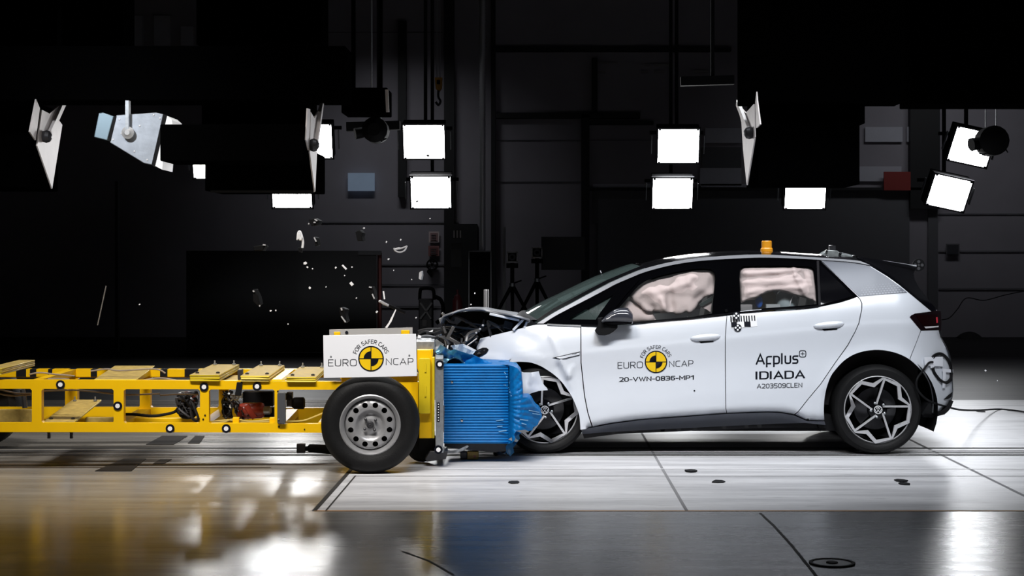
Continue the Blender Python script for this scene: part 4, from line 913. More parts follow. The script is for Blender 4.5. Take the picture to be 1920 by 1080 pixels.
MB().lathe([(.012, 0), (.014, .02), (.010, .03)], W(1361, 583, g(1361, 583)), (0, -1, 0), 10).build('pillar_pin', CHROME, car)

# roof fittings
def rooft(cx, Y): return W(cx, 478, Y)
bc = W(1437, 476, .75); s = (DC+.75)/F
be = MB().prism([W(x, y, .72) for x, y in ((1424, 475), (1427, 472), (1448, 472), (1449, 475))], (0, .09, 0)).build('beacon_base', MBLACK, car)
MB().lathe([(11.5*s, 0), (11.5*s, 7*s), (9.6*s, 9*s), (9.6*s, 21*s), (8.5*s, 22*s)], W(1437.5, 473.5, .76), (0, 0, 1), 18).build('roof_beacon', ORANGE, car)
gm = MB().prism([W(x, y, .80) for x, y in ((1538, 478), (1546, 472.5), (1553, 469), (1570, 470), (1577, 476), (1596, 478.5), (1604, 482.5), (1600, 483), (1560, 480))], (0, .14, 0)).build('camera_mount', mat('mount_pale_metal', (.35, .38, .38), .4, metal=.5, var=.4, vscale=40), car, bevel=.004)
MB().box(W(1560, 466, .86), (.05, .06, .05)).build('mount_head', DSTEEL, gm); MB().tube([W(1554, 461.5, .86), W(1561, 461, .86), W(1563, 467, .86)], .010, 8).build('mount_knob', CHROME, gm)
MB().tube(spl([W(1572, 476, .84), W(1580, 475.5, .84), W(1590, 478, .84), W(1604, 482, .84)], 4), .008, 6).build('mount_cable', GSTEEL, gm)
for (x, y, r) in ((1575, 475.5, .012), (1601, 480.5, .012), (1550, 470.5, .010)): MB().lathe([(r, 0), (r, .012), (.003, .018)], W(x, y, .79), (0, -1, 0), 10).build('mount_screw', CHROME, gm)
for px, py in ((1195, 494.5), (1206, 496), (1212, 497.5)): MB().box(W(px, py, .75), (.022, .03, .008)).build('roof_sensor_clip', CHROME, car)
MB().tube([W(1126, 507, .9), W(1128, 512, .9)], .006, 6).build('aerial_stub', CHROME, car)
c = W(1722, 497, .5); s = (DC+.5)/F; mb = MB().lathe([(11.6*s, -.01), (11.6*s, .01)], c, (0, -1, 0), 32)
for a in (0, 90, 180, 270): mb.lathe([(3*s, .010), (3*s, .012)], c+Vector((6.4*s*cos(radians(a)), 0, 6.4*s*sin(radians(a)))), (0, -1, 0), 12, mi=1)
mb.lathe([(2*s, .010), (2*s, .012)], c, (0, -1, 0), 12, mi=1)
mb.build('spoiler_target', [MBLACK, mat('target_dot_grey', (.06, .06, .065), .5)], car)

# cable loop and tape on the rear bumper
lp = [(1747, 671), (1752, 665.5), (1760, 662.5), (1768, 664), (1776, 671), (1781, 680), (1784, 692), (1784.5, 704), (1783, 712), (1777, 718), (1771, 718), (1763, 714), (1756, 706), (1750, 697), (1748, 688)]
for k, o in enumerate((0, 1.9)):
    sc = lambda p: (1766+(p[0]-1766)*(1-o*.055), 691+(p[1]-691)*(1-o*.04))
    L = [PO(.014)(*sc(p)) for p in (tuple(q) for q in spl(lp, 4))]
    MB().tube(L, .0085, 7).build('looped_cable', MATS['matte_black'], car)
def tape(poly, name='tape_strip'): MB().sheet(poly, PO(.026), 5, rim=(0, .006, 0)).build(name, TAPE, car)
tape([(1733, 670), (1768, 669), (1768, 687), (1734, 685)], 'tape_patch'); tape([(1744, 672), (1751, 671), (1752, 690), (1745, 690)]); tape([(1767, 691), (1787, 693), (1787, 699), (1767, 697)]); tape([(1768, 696), (1773.5, 696.5), (1772.5, 728), (1767, 727)])
MB().sheet([(1769.5, 749), (1778, 741), (1786, 735), (1784, 744), (1778, 748)], PO(.012), 3, rim=(0, .004, 0)).build('bumper_slot', MBLACK, car)
cab = [PO(.03)(*p) for p in ((1749, 679), (1742, 680), (1736, 687), (1729, 697))]+[W(1721, 708, -.03), W(1718, 720, -.04), W(1722, 733, -.04), W(1735, 747, -.03), W(1752, 756, .03)]+[GZ(1782, 766.5)*0+W(1780, 764, .5), W(1800, 768.3, 1.0), W(1832, 769.3, 3.5*.7)]+[GZ(1870, 769.5)+Vector((0, 0, .012)), GZ(1900, 771.5)+Vector((0, 0, .012)), GZ(1935, 777)+Vector((0, 0, .012))]
tag(MB().tube(spl(cab, 8), .0085, 7).build('trailing_cable', MBLACK), 'thin dark cable running from the car tail across the floor to the right', 'cable')

# wheels
def alloy(cx, cz, Y, name, steer=0., rot=0., tr=.349):
    R = .2635
    c = Vector((cx, Y, cz)); Q = Matrix.Rotation(steer, 3, 'Z')
    def tf(v): return c+Q @ Vector(v)
    def fix(mb): mb.v = [tf(v) for v in mb.v]; return mb
    O = (0, 0, 0)
    wh = fix(MB().lathe([(R, .02), (R*.97, .012), (R*.95, .05), (R*.93, .20)], O, (0, 1, 0), 64, caps=False).lathe([(R*.95, .16), (.02, .16)], O, (0, 1, 0), 48, caps=False)).build('wheel', MBLACK, car)
    fix(MB().lathe([(R*.985, .015), (R*1.03, -.004), (R*1.10, -.016), (R*1.2, -.018), (tr*.955, -.004), (tr*.985, .02), (tr, .045), (tr, .19), (tr*.97, .215), (R*1.05, .22)], O, (0, 1, 0), 72, caps=False)).build('tyre', RUBBER, wh)
    fix(MB().lathe([(R*1.005, .004), (R*.985, .000), (R*.968, .006)], O, (0, 1, 0), 64, caps=False)).build('rim_edge', ALU, wh)
    def seg(pts, wds, y0, y1):
        mb = MB(); L = [Vector(p) for p in pts]; Ls, Rs = [], []
        for i in range(len(L)):
            if i == 0: n = (L[1]-L[0]); n = Vector((-n.y, n.x)).normalized(); k = 1
            elif i == len(L)-1: n = L[i]-L[i-1]; n = Vector((-n.y, n.x)).normalized(); k = 1
            else:
                d1 = (L[i]-L[i-1]).normalized(); d2 = (L[i+1]-L[i]).normalized(); n1 = Vector((-d1.y, d1.x)); n2 = Vector((-d2.y, d2.x)); n = (n1+n2).normalized(); k = 1/max(.5, n.dot(n1))
            Ls.append(L[i]+n*wds[i]*k/2); Rs.append(L[i]-n*wds[i]*k/2)
        for i in range(len(L)-1):
            q = [Ls[i], Ls[i+1], Rs[i+1], Rs[i]]; mb.prism([(p.x, y0, p.y) for p in q], (0, y1-y0, 0))
        return mb
    pol = lambda r, a: (R*r*cos(radians(a)), R*r*sin(radians(a)))
    for k in range(5):
        a = 77+72*k+rot
        sp_ = seg([pol(.17, a+30), pol(.93, a+1), pol(.95, a-27), pol(.735, a-49), pol(.95, a-69)], [.014, .016, .026, .030, .011], -.010, .008)
        fix(sp_).build('spoke', ALU, wh)
        # black back arm carrying the bright face
        bk = MB().prism([(x, .012, z) for x, z in (pol(.12, a+50), pol(.94, a+3), pol(.94, a-26), pol(.70, a-49), pol(.93, a-68), pol(.97, a-60), pol(.97, a+5), pol(.3, a+14), pol(.12, a-10))], (0, .03, 0)); fix(bk).build('spoke_back', GBLACK, wh)
        b_ = fix(MB().lathe([(.010, 0), (.010, -.016), (.004, -.020)], (R*.215*cos(radians(a+38)), 0, R*.215*sin(radians(a+38))), (0, 1, 0), 8)); b_.build('wheel_bolt', GSTEEL, wh)
    fix(MB().lathe([(R*.30, .035), (R*.28, .005), (R*.12, -.004), (.001, -.006)], O, (0, 1, 0), 32)).build('hub', GBLACK, wh)
    cp = MB().lathe([(R*.125, -.008), (R*.125, -.012), (R*.105, -.012), (R*.105, -.008)], O, (0, 1, 0), 32, caps=False)
    r = R*.105
    for (p, q) in (((-.62, .78), (-.27, 0.12)), ((.62, .78), (.27, .12)), ((-.25, .95), (0, .30)), ((.25, .95), (0, .30)), ((-.95, .25), (-.42, -.85)), ((-.42, -.85), (0, .05)), ((0, .05), (.42, -.85)), ((.42, -.85), (.95, .25))):
        cp.bar((p[0]*r, -.011, p[1]*r), (q[0]*r, -.011, q[1]*r), .004, .0042, up=(0, 0, 1))
    fix(cp).build('centre_emblem', mat('emblem_pale', (.72, .72, .74), .3), wh)
    fix(MB().lathe([(.165, .13), (.165, .11), (.06, .11)], O, (0, 1, 0), 40)).build('brake_disc', DSTEEL, wh)
    return wh
alloy(wr.x, .349, .02, 'rear')
alloy(wf.x+.005, .345, .05, 'front', .10, 16)
# far wheels
for x in (wr.x, wf.x):
    MB().lathe([(.15, -.0), (.26, .0), (.335, -.01), (.349, -.03), (.349, -.2), (.2, -.2)], (x, 2*YC-.02, .349), (0, 1, 0), 40).build('far_wheel', RUBBER, car)

# ---- crushed front of the car
hb = spl([(826, 603), (832, 593), (848, 586.5), (868, 580.6), (900, 579.5), (912, 581.5), (935, 586), (960, 591), (992, 599)], 4)
def hood(k):
    P0 = [W(p[0], p[1], .10+.06*sin(p[0]*.05)) for p in hb]; m = len(P0)-1
    def fn(u, v):
        i = min(m, int(round(u*m))); p = P0[i]; q = Vector((p.x, 2*YC-.1, p.z-.03))
        r = p.lerp(q, v); r.z += .007*noise.noise(Vector((r.x*4, r.y*4, 1)))*min(1, v*6)-k; r.x += .03*noise.noise(Vector((r.y*3, 2, r.x)))*min(1, v*4); return r
    return fn, m
fn, m = hood(0); bn = MB().grid(fn, m, 18); fn, m = hood(.02); bn.grid(fn, m, 18)
bn.build('bonnet', WHITE, car)['label'] = 'buckled white bonnet folded upwards'
MB().tube([W(p[0], p[1]+.6, .09+.06*sin(p[0]*.05)) for p in hb], .009, 6).build('bonnet_edge', SILVER, car)
def strut(a, b, wd, name, m=WHITE, Y=.10, th=.03): MB().bar(W(*a, Y), W(*b, Y), .03, wd*.0042).build(name, m, car, bevel=.003)
strut((918, 588.5), (974, 600.5), 4.5, 'hinge_arm'); strut((982, 598), (962, 619), 4.5, 'hinge_link'); strut((989, 601), (983, 615), 4, 'hinge_link'); strut((910, 583), (988, 599), 2.2, 'bonnet_flange', SILVER, .12)
MB().lathe([(.014, 0), (.018, .02), (.008, .03)], W(990, 601, .1), (0, -1, 0), 12).build('hinge_pin', SILVER, car)
# dark bay behind
MB().sheet([(830, 606), (850, 590), (900, 583), (960, 594), (985, 604), (975, 625), (900, 690), (850, 690), (820, 660)], lambda x, y: W(x, y, .75), 14, rim=(0, .6, 0)).build('engine_bay', MBLACK, car)
RB = random.Random(21)
BAYP = mat('bay_plastic_dark', (.014, .014, .016), .35); BAYM = mat('bay_metal', (.16, .155, .155), .35, metal=.7)
for i in range(60):
    px = RB.uniform(832, 965); py = RB.uniform(600, 680)
    if not inside((px, py), [(832, 606), (850, 592), (905, 588), (960, 600), (955, 616), (898, 634), (888, 668), (850, 680), (826, 655)]): continue
    Y = RB.uniform(.15, .6); a = W(px, py, Y); R_ = Matrix.Rotation(RB.uniform(0, 3), 3, 'Y') @ Matrix.Rotation(RB.uniform(-.6, .6), 3, 'X')
    if i % 4 != 0: MB().tube(spl([a, a+Vector((RB.uniform(-.1, .1), RB.uniform(-.1, .05), RB.uniform(-.06, .06))), a+Vector((RB.uniform(-.2, .2), 0, RB.uniform(-.1, .1)))], 5), RB.uniform(.005, .014), 6).build('bay_hose', BAYM if i % 2 else BAYP, car)
    else: MB().box(a, (RB.uniform(.03, .12), RB.uniform(.02, .06), RB.uniform(.015, .07)), R_).build('bay_component', BAYM if i % 5 == 1 else BAYP, car, bevel=.004)
for a, b, r, Y, m in (((851, 612), (838, 636), .016, .10, BAYM), ((842, 634), (862, 646), .017, .08, BAYM), ((826, 596), (829, 606), .02, .1, SILVER), ((831, 612), (836, 625), .012, .12, BAYM), ((870, 632), (880, 622), .03, .4, BAYM)):
    MB().bar(W(*a, Y), W(*b, Y), .03, r*1.6).build('bent_bracket', m, car, bevel=.003)
MB().prism([W(x, y, .2) for x, y in ((853, 596), (866, 601), (856, 609), (851, 605))], (0, .01, 0)).build('torn_plate', BAYM, car)
for x, y in ((905.5, 610), (900, 617), (893, 624)): MB().lathe([(.009, 0), (.009, .012), (.004, .016)], W(x, y, .15), (0, -1, 0), 12).build('bay_cap', mat('bay_cap_pale', (.4, .4, .42), .3), car)
# tangled trim pushed over the barrier
for i, q in enumerate((((782, 628), (796, 621), (812, 624), (826, 620)), ((780, 634), (800, 630), (820, 634)), ((784, 622), (800, 618), (830, 618)), ((786, 640), (802, 638), (828, 626)), ((800, 626), (815, 619), (832, 614)), ((812, 640), (822, 630), (836, 636), (842, 646)))):
    MB().tube(spl([W(x, y, .02+.05*i) for x, y in q], 5), .007+.003*(i % 3), 6).build('torn_trim', (BAYP, SILVER, BAYP, CHROME, BAYP, SILVER)[i], car)
MB().bar(W(779, 650, -.05), W(821, 633, .05), .03, .022).build('broken_support', BAYP, car)
for i, q in enumerate((((784, 628), (790, 630), (789, 634), (783, 634)), ((838, 648), (841, 647), (839, 660), (837, 661)), ((804, 622), (812, 618), (811, 622)))):
    MB().prism([W(x, y, 0.) for x, y in q], (0, .015, 0)).build('bright_fragment', MARKW, car)
# bumper skin remnants over the blue block and the headlamp remnant
MB().sheet([(846, 648), (868, 645), (878, 651), (892, 657), (889, 662), (880, 668), (860, 662), (850, 655)], lambda x, y: W(x, y, -.12+.004*(x-846)+.02*sin(x*.4)), 4, rim=(0, .02, 0)).build('bumper_skin', mat('bumper_skin_pale', (.34, .42, .52), .3, coat=.3, var=.3), car)
MB().sheet([(868, 645), (878, 649), (893, 657), (888, 659), (876, 653)], lambda x, y: W(x, y, -.14), 4, rim=(0, .02, 0)).build('bumper_edge', WHITE, car)
hl = MB().sheet([(889, 670), (890, 662), (897, 655), (905, 652), (912, 652), (916, 655), (913, 661), (905, 666), (895, 671)], lambda x, y: PO(.010)(x, y), 3.5, rim=(0, .04, 0)).build('headlamp', MATS['matte_black'], car)
MB().sheet([(894, 664), (898, 659), (902, 663)], PO(.014), 3, rim=(0, .01, 0)).build('lamp_reflector', BAYM, hl); MB().sheet([(906, 657), (910, 655), (909, 659)], PO(.014), 3, rim=(0, .01, 0)).build('lamp_reflector', BAYM, hl)
MB().tube([PO(.004)(x, y) for x, y in ((889, 672), (898, 679), (911, 686))], .008, 6).build('bumper_seam', MBLACK, car)

# torn white flap in the front wheel arch: hangs from the wing
fp = [(973.5, 695.5), (982, 698.5), (996, 698.5), (1010, 696), (1015, 712), (1020, 722), (1026, 728), (1027, 731.5), (1010, 733), (997, 737), (986, 742), (980, 745.5), (979.5, 725), (978, 710)]
MB().sheet(fp, lambda x, y: W(x, y, -.10+.03*sin((x-975)*.12)+.02*noise.noise(Vector((x*.05, y*.05, 0)))+bump_line(x, y, (993, 718), (998, 700), 3, -.02)), 4, rim=(0, .008, 0)).build('torn_wing_flap', WHITE, car, ang=60)

# ================================================================== TROLLEY
M_ = .062; X0T = (694-CX)*11.75/F; TH = math.atan(M_); UT = Vector((cos(TH), sin(TH), 0)); VT = Vector((-sin(TH), cos(TH), 0))
def PT(px, py, off=0.):
    k = (px-CX)/F; Y = (-.75+off/cos(TH)+M_*(DC*k-X0T))/(1-k*M_); return W(px, py, Y)
tr = thing('barrier_trolley', 'yellow steel trolley frame on wheels carrying ballast plates, left of the car', 'trolley', (PT(400, 800, .6).x, PT(400, 800, .6).y, 0))
def tplate(poly, off, dep, name, m, parent=None, bevel=.004, holes=()):
    mb = MB()
    if holes:
        mb.sheet(poly, lambda x, y: PT(x, y, off), 60, holes=holes, rim=VT*dep, bd=400); a = len(mb.v)
        mb.sheet(poly, lambda x, y: PT(x, y, off)+VT*dep, 60, holes=holes, rim=None, bd=400)
    else: mb.prism([PT(x, y, off) for x, y in poly], VT*dep)
    return mb.build(name, m, parent or tr, bevel=0 if holes else bevel, smooth=True)
def rect(x0, y0, x1, y1): return [(x0, y0), (x1, y0), (x1, y1), (x0, y1)]
def rr(x0, y0, x1, y1, r=3): return [(x0+r, y0), (x1-r, y0), (x1, y0+r), (x1, y1-r), (x1-r, y1), (x0+r, y1), (x0, y1-r), (x0, y0+r)]
holes = [rr(-90, 729, 59.7, 793), rr(77.8, 729.3, 213, 793), rr(232, 729.8, 375, 793.5), rr(391.7, 730.2, 514.8, 794), rr(520.7, 730.6, 690, 795)]
tplate([(-120, 712), (300, 713.2), (784, 716.5), (784, 812), (300, 810.5), (-120, 810)], 0, .07, 'side_frame', YEL, holes=holes)
# far frame
fo = 1.13
h2 = [rr(-90, 708, 122, 764), rr(145, 708, 262, 764), rr(282, 708, 410, 764.5), rr(428, 708, 640, 765)]
tplate([(-110, 700), (784, 700), (784, 796), (-110, 795)], fo, .07, 'far_side_frame', YEL, holes=h2)
sg = MB()
xs = [-60, 30, 49, 56, 68, 90, 98, 128, 141, 170, 182, 204, 222, 300, 314, 346, 372, 640]
for i in range(len(xs)-1): sg.prism([PT(x, y, fo-.01) for x, y in rect(xs[i], 692.3, xs[i+1], 706.5)], VT*.09, mi=i % 2)
sg.build('striped_rail', [YEL, MBLACK], tr)
for px in (60, 213, 376, 515, 600):
    p = PT(px+8, 800, .05); MB().bar(p, p+VT*1.1, .09, .06).build('cross_member', YEL, tr)
for px in (70, 223, 384, 518):
    p = PT(px, 718, .05); MB().bar(p, p+VT*1.1, .07, .05).build('top_cross_member', YEL, tr)
tplate(rect(-60, 768, 60, 792), .75, .05, 'inner_tray', YELP); tplate(rect(160, 783, 232, 797), .5, .05, 'inner_tray', YELP); tplate(rect(236, 784, 376, 799), .45, .05, 'inner_tray', YEL)
# ballast stacks lying across the frame
def stack(x0, x1, yt, yb, n, dp, slope_off=-.02, bolts=True, notch=True, m=YEL, tilt=0.):
    o = None
    for k in range(n):
        ya = yb-(yb-yt)*(k+1)/n; yb2 = yb-(yb-yt)*k/n
        j = RND.uniform(-.6, .6); q = [PT(x, y, slope_off+RND.uniform(-.01, .01)) for x, y in ((x0+j, ya+.35), (x1+j, ya+.35), (x1+j, yb2), (x0+j, yb2))]
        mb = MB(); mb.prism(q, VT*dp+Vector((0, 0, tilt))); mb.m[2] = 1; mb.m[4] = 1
        top = o = mb.build('ballast_plate', [YELD, YELP], tr, bevel=.003)
    if bolts:
        for fx in (.15, .85):
            for fv, hh in ((.12, .012), (.92, .035)):
                p = PT(x0+(x1-x0)*fx, yt, slope_off)+VT*dp*fv+Vector((0, 0, tilt*fv))
                MB().lathe([(.014, 0), (.014, .010), (.006, .010), (.006, hh)], p, (0, 0, 1), 10).build('plate_bolt', DSTEEL if fv < .5 else GSTEEL, top)
stack(356, 412, 702.3, 715, 3, 1.15); stack(451, 505, 704, 715.5, 3, 1.15); stack(537, 592.5, 706.5, 716.5, 3, 1.1); stack(-30, 3, 690, 703, 4, .95, -.03, False)
stack(176, 256, 711, 713, 1, .75, .02, False, tilt=.05); stack(512, 535, 711.5, 715, 1, .55, .05, False); stack(415, 450, 712, 715, 1, .5, .3, False)
stack(80, 139, 791, 795, 2, .95, .05, True, tilt=.08)
# round targets on the frame
def tmark(px, py, r, off, name='frame_target', par=None):
    c = PT(px, py, off); s = c.y+DC; s /= F; ax = -VT
    mb = MB().lathe([(r*s, 0), (r*s, .006)], c, ax, 28); mb.lathe([(r*.52*s, .006), (r*.52*s, .009)], c, ax, 20, mi=1)
    return mb.build(name, [INK, MARKW], par or tr)
for px, py in ((113.5, 721), (220.8, 761), (382.7, 725.5), (319, 803.5), (424.2, 803.5), (482, 724.5)): tmark(px, py, 8.2, -.002)
for px, py, r in ((381, 786, 1.6), (384.5, 778.5, 1.6), (521, 733.5, 1.5), (571, 805, 1.3), (523, 800, 1.8)): 
    c = PT(px, py, -.001); MB().lathe([(r*.0039, 0), (r*.0039, .004)], c, -VT, 10).build('bolt_hole', INK, tr)
# equipment inside: brake gear
def ball(px, py, off, rx, rz, name, m, ry=None):
    c = PT(px, py, off); s = (c.y+DC)/F; ry = ry or rx
    return MB().grid(lambda u, v: c+Vector((rx*s*cos(2*pi*u)*sin(pi*v), ry*s*sin(2*pi*u)*sin(pi*v), rz*s*cos(pi*v))), 22, 12).build(name, m, tr)
ball(352, 750, .45, 18, 16, 'brake_accumulator', mat('accumulator_red_brown', (.07, .014, .010), .3, coat=.3, var=.4))
ball(352, 776, .40, 17, 10, 'accumulator_base', MBLACK)
RD = random.Random(9)
for i in range(16): MB().tube(spl([PT(RD.uniform(330, 372), RD.uniform(735, 785), .28+RD.uniform(0, .08)) for _ in range(4)], 5), RD.choice((.004, .007, .010)), 5).build('wiring', RD.choice((MBLACK, MBLACK, DSTEEL)), tr)
tplate(rect(334, 736, 346, 760), .5, .1, 'valve_block', GSTEEL)
c = PT(447, 771, .35); e = PT(500, 769, .35); MB().lathe([(.02, 0), (.055, .01), (.06, .04), (.06, .17), (.05, .19), (.02, .2)], c, (e-c), 18).build('air_tank', REDM, tr)
for a, b in (((452, 762), (449, 783)), ((462, 760), (478, 784))): MB().bar(PT(*a, .3), PT(*b, .3), .03, .04).build('tank_leg', REDM, tr)
MB().lathe([(.025, 0), (.03, .02), (.03, .08), (.02, .09)], PT(486, 770, .33), (e-c), 14).build('pump', GSTEEL, tr)
tplate(rect(455, 735, 512, 762), .7, .15, 'dark_cover', MBLACK); tplate(rect(493, 765, 513, 783), .4, .1, 'pump_motor', MBLACK)
RC = random.Random(5)
for i in range(26):
    P = [PT(RC.uniform(417, 437)+8*k*(i % 2), 736+k*12+RC.uniform(-4, 4), .25+RC.uniform(0, .2)) for k in range(5)]
    MB().tube(spl(P, 5), RC.choice((.004, .006, .009)), 5).build('wiring', RC.choice((MBLACK, DSTEEL, DSTEEL, GSTEEL)), tr)
for i in range(10):
    P = [PT(RC.uniform(432, 455), RC.uniform(738, 752), .15+RC.uniform(0, .1)) for k in range(4)]; MB().tube(spl(P, 5), .004, 5).build('wiring', GSTEEL, tr)
tplate([(444, 716.5), (455, 716.5), (452, 742), (440, 742)], -.012, .01, 'black_strap', MBLACK); tplate([(445, 694), (455, 692), (455, 717), (446, 717)], .15, .05, 'strap_clamp', DSTEEL)
tplate(rr(519.8, 736, 535.5, 795, 2), -.03, .03, 'grey_cover_plate', mat('cover_plate_grey', (.06, .063, .07), .45)); MB().lathe([(.006, 0), (.006, .008)], PT(522.5, 786, -.03), -VT, 8).build('bolt_hole', GSTEEL, tr)
MB().lathe([(.03, 0), (.045, .02), (.045, .09), (.03, .1)], PT(547, 756, .45), (1, .1, 0), 16).build('winch_motor', MBLACK, tr); tplate(rect(537, 736, 548, 762), .5, .08, 'winch_bracket', DSTEEL)
for i in range(5): MB().tube(spl([PT(536+RC.uniform(-2, 12), 738+RC.uniform(0, 14), .4) for _ in range(4)], 5), .007, 5).build('winch_hose', MBLACK, tr)
YH = mat('hose_pale_yellow', (.55, .42, .12), .5)
for q in (((392, 791), (410, 789), (432, 788), (450, 792), (480, 791), (514, 790)), ((395, 793), (420, 791), (440, 786), (470, 790), (512, 786)), ((538, 790), (560, 789.5), (575, 787), (600, 777), (615, 770)), ((300, 741), (340, 739), (372, 740)), ((78, 733), (150, 732), (230, 740), (300, 738)), ((-10, 736), (20, 742), (58, 740)), ((-5, 729), (30, 737), (58, 738)), ((55, 702), (75, 699), (105, 702), (140, 705)), ((90, 711), (110, 710), (130, 711.5)), ((268, 713), (300, 709), (330, 713)), ((170, 696), (200, 692), (225, 695), (290, 692), (310, 700))):
    MB().tube(spl([PT(x, y, .12) for x, y in q], 6), .006, 6).build('pale_hose', YH if q[0][1] > 780 else mat('hose_grey_beige', (.25, .20, .15), .5), tr)
MB().tube(spl([PT(x, y, .3) for x, y in ((215, 777), (250, 777), (285, 780), (310, 777), (328, 772), (336, 762))], 6), .011, 7).build('black_hose', MBLACK, tr)
for x in (436, 505): tplate(rect(x, 783, x+12, 794), .05, .05, 'hose_clamp', YEL)
MB().tube(spl([PT(x, y, .5) for x, y in ((42, 730), (45, 745), (47, 765))], 4), .02, 6).build('cable_trunk', DSTEEL, tr)
for px in (92, 134): 
    MB().bar(PT(px, 810, .2), PT(px, 822, .2), .02, .02).build('hanging_bolt', DSTEEL, tr)
# front end
tplate([(640, 702), (783, 699), (783, 716), (640, 717)], .03, .08, 'front_top_beam', YEL); tplate(rect(764, 700, 783, 704), -.02, .1, 'front_clamp', GSTEEL)
tplate(rect(752, 716, 786, 732), .02, .1, 'front_side_beam', YEL); tplate(rect(775, 732, 786, 800), .06, .1, 'front_inner_post', YELD)
tplate([(782, 656), (808, 656), (811, 672), (811, 822), (786, 822), (786, 700), (782, 690)], .0, .10, 'front_post', YEL)
fc = tplate(rr(785, 672, 807, 776, 2), -.05, .06, 'post_cover', YELD)
mb = MB()
for y0, y1 in ((680, 698), (722, 744)): mb.prism([PT(x, y, -.058) for x, y in rr(796, y0, 799, y1, 1)], VT*.01)
mb.build('embossing', YELD, fc)
tplate(rect(810, 670, 815, 822), -.02, .10, 'post_flange', YELD)
tplate(rect(783, 655, 812, 671), .3, .6, 'front_head_beam', YEL)
tplate(rect(780, 640, 815, 656), .35, .5, 'head_plate', GSTEEL)
fp_ = tplate([(816, 671), (831.5, 671), (831.5, 849), (816.5, 849)], -.08, 1.2, 'mounting_plate', GSTEEL)
tmark(824.5, 683, 7.6, -.085, 'plate_target', fp_); tmark(822, 843, 8, -.085, 'plate_target', fp_)
sc = tplate(rect(819.5, 755, 824.5, 791), -.084, .004, 'scale_strip', INK, fp_, 0)
mb = MB()
for k in range(7): mb.prism([PT(x, y, -.086) for x, y in rect(821.2, 757+k*5, 823, 759+k*5)], VT*.002)
mb.build('scale_ticks', MARKW, fp_)
tplate([(806, 846), (840, 846), (836, 861), (800, 866), (797, 861)], .02, .3, 'lower_bracket', DSTEEL)
tplate(rect(785, 822, 815, 845), .1, .5, 'lower_beam', MBLACK)
# sign plate and its backing
sgn = MB().prism([PT(x, y, -.42) for x, y in ((606, 629), (780, 626), (782, 705.3), (607, 709))], VT*.012).build('sign_board', SIGNW, tr, bevel=.002)
SP = lambda x, y, l=0.: PT(x, y, -.4215-l)
mb = MB(); crash_logo(mb, 695.7, 672.5, 23.3, SP); mb.build('target_roundel', [LOGOY, INK], sgn)
mb = MB(); letter(mb, 'EURO', 615.3, 669, 674, 687, SP, -.012, .085); letter(mb, 'NCAP', 723.5, 775, 671.3, 684.8, SP, -.012, .085); arc_letter(mb, 'FOR SAFER CARS', 695.7, 672.5, 28.6, 162, 20, 6.8, SP, .145); mb.build('sign_lettering', INK, sgn)
for x, y in ((620.5, 668.5), (767.5, 666.3)): MB().lathe([(.007, 0), (.006, .003), (.002, .004)], PT(x, y, -.42), -VT, 12).build('sign_screw', GSTEEL, sgn)
MB().prism([PT(x, y, -.05) for x, y in ((617.5, 618), (773.5, 614), (774, 700), (618, 704))], VT*.012).build('backing_plate', mat('backing_alu', (.55, .54, .53), .35, metal=.5, var=.08), tr)
for q in ((626, 622, 638, 630), (752, 619, 768, 627)): tplate(rect(*q), -.06, .01, 'tape_mark', YEL)
MB().lathe([(.012, 0), (.012, .004)], PT(650, 623.5, -.052), -VT, 12).build('bolt_hole', INK, tr)
for px, py in ((622, 690), (770, 690)): MB().bar(PT(px, py, -.41), PT(px, py, .0), .02, .03).build('sign_bracket', YEL, tr)
# trolley wheels
def steelwheel(px, off, near=True):
    c = PT(px, 798, off); c.z = .349; s = (c.y+DC)/F; Rt = .349; ax = -VT
    e1 = UT; e2 = Vector((0, 0, 1)); Rr = 57.2*s
    wl = MB().lathe([(Rr*.98, -.02), (Rr*1.0, .012), (Rr*.965, .016), (Rr*.93, .008), (Rr*.86, -.012), (Rr*.83, -.05)], c, ax, 64, caps=False).build('wheel', STEELW, tr)
    MB().lathe([(Rr*.96, .008), (Rr*1.03, .012), (Rr*1.15, .030), (Rr*1.32, .034), (Rr*1.46, .022), (Rr*1.52, .004), (Rt*.985, -.018), (Rt, -.045), (Rt, -.19), (Rt*.97, -.215), (Rr, -.22)], c, ax, 80, caps=False).build('tyre', RUBBER, wl)
    hf = hermite([(0, -.006), (12, -.006), (15, -.016), (21, -.016), (27, .012), (32, .020), (37, .016), (44, .008), (47.5, -.012)])
    def P(x, y):
        r = hypot(x, y); return c+e1*(x*s)-e2*(y*s)+ax*(hf(r)-.018)
    hl_ = [circ(37.5*cos(radians(15+30*k)), 37.5*sin(radians(15+30*k)), 5.4, 12) for k in range(12)]
    MB().sheet(circ(0, 0, 47.5, 60), P, 4, holes=hl_+[circ(0, 0, 4.5, 14)], rim=-ax*.02, bd=5).build('wheel_face', STEELW, wl)
    MB().lathe([(Rr*.86, -.06), (.01, -.06)], c, ax, 40, caps=False).build('wheel_well', MBLACK, wl)
    MB().lathe([(.026, -.02), (.026, .004), (.018, .012), (.006, .014)], c, ax, 20).build('hub_cap', DSTEEL, wl)
    MB().lathe([(.006, .012), (.004, .018)], c, ax, 10).build('hub_pin', CHROME, wl)
    for k in range(4): MB().lathe([(.011, -.016), (.010, .000), (.004, .004)], c+e1*(13*s*cos(radians(40+90*k)))+e2*(13*s*sin(radians(40+90*k))), ax, 10).build('wheel_bolt', DSTEEL, wl)
    return wl
steelwheel(694, -.37); steelwheel(-150, -.37)
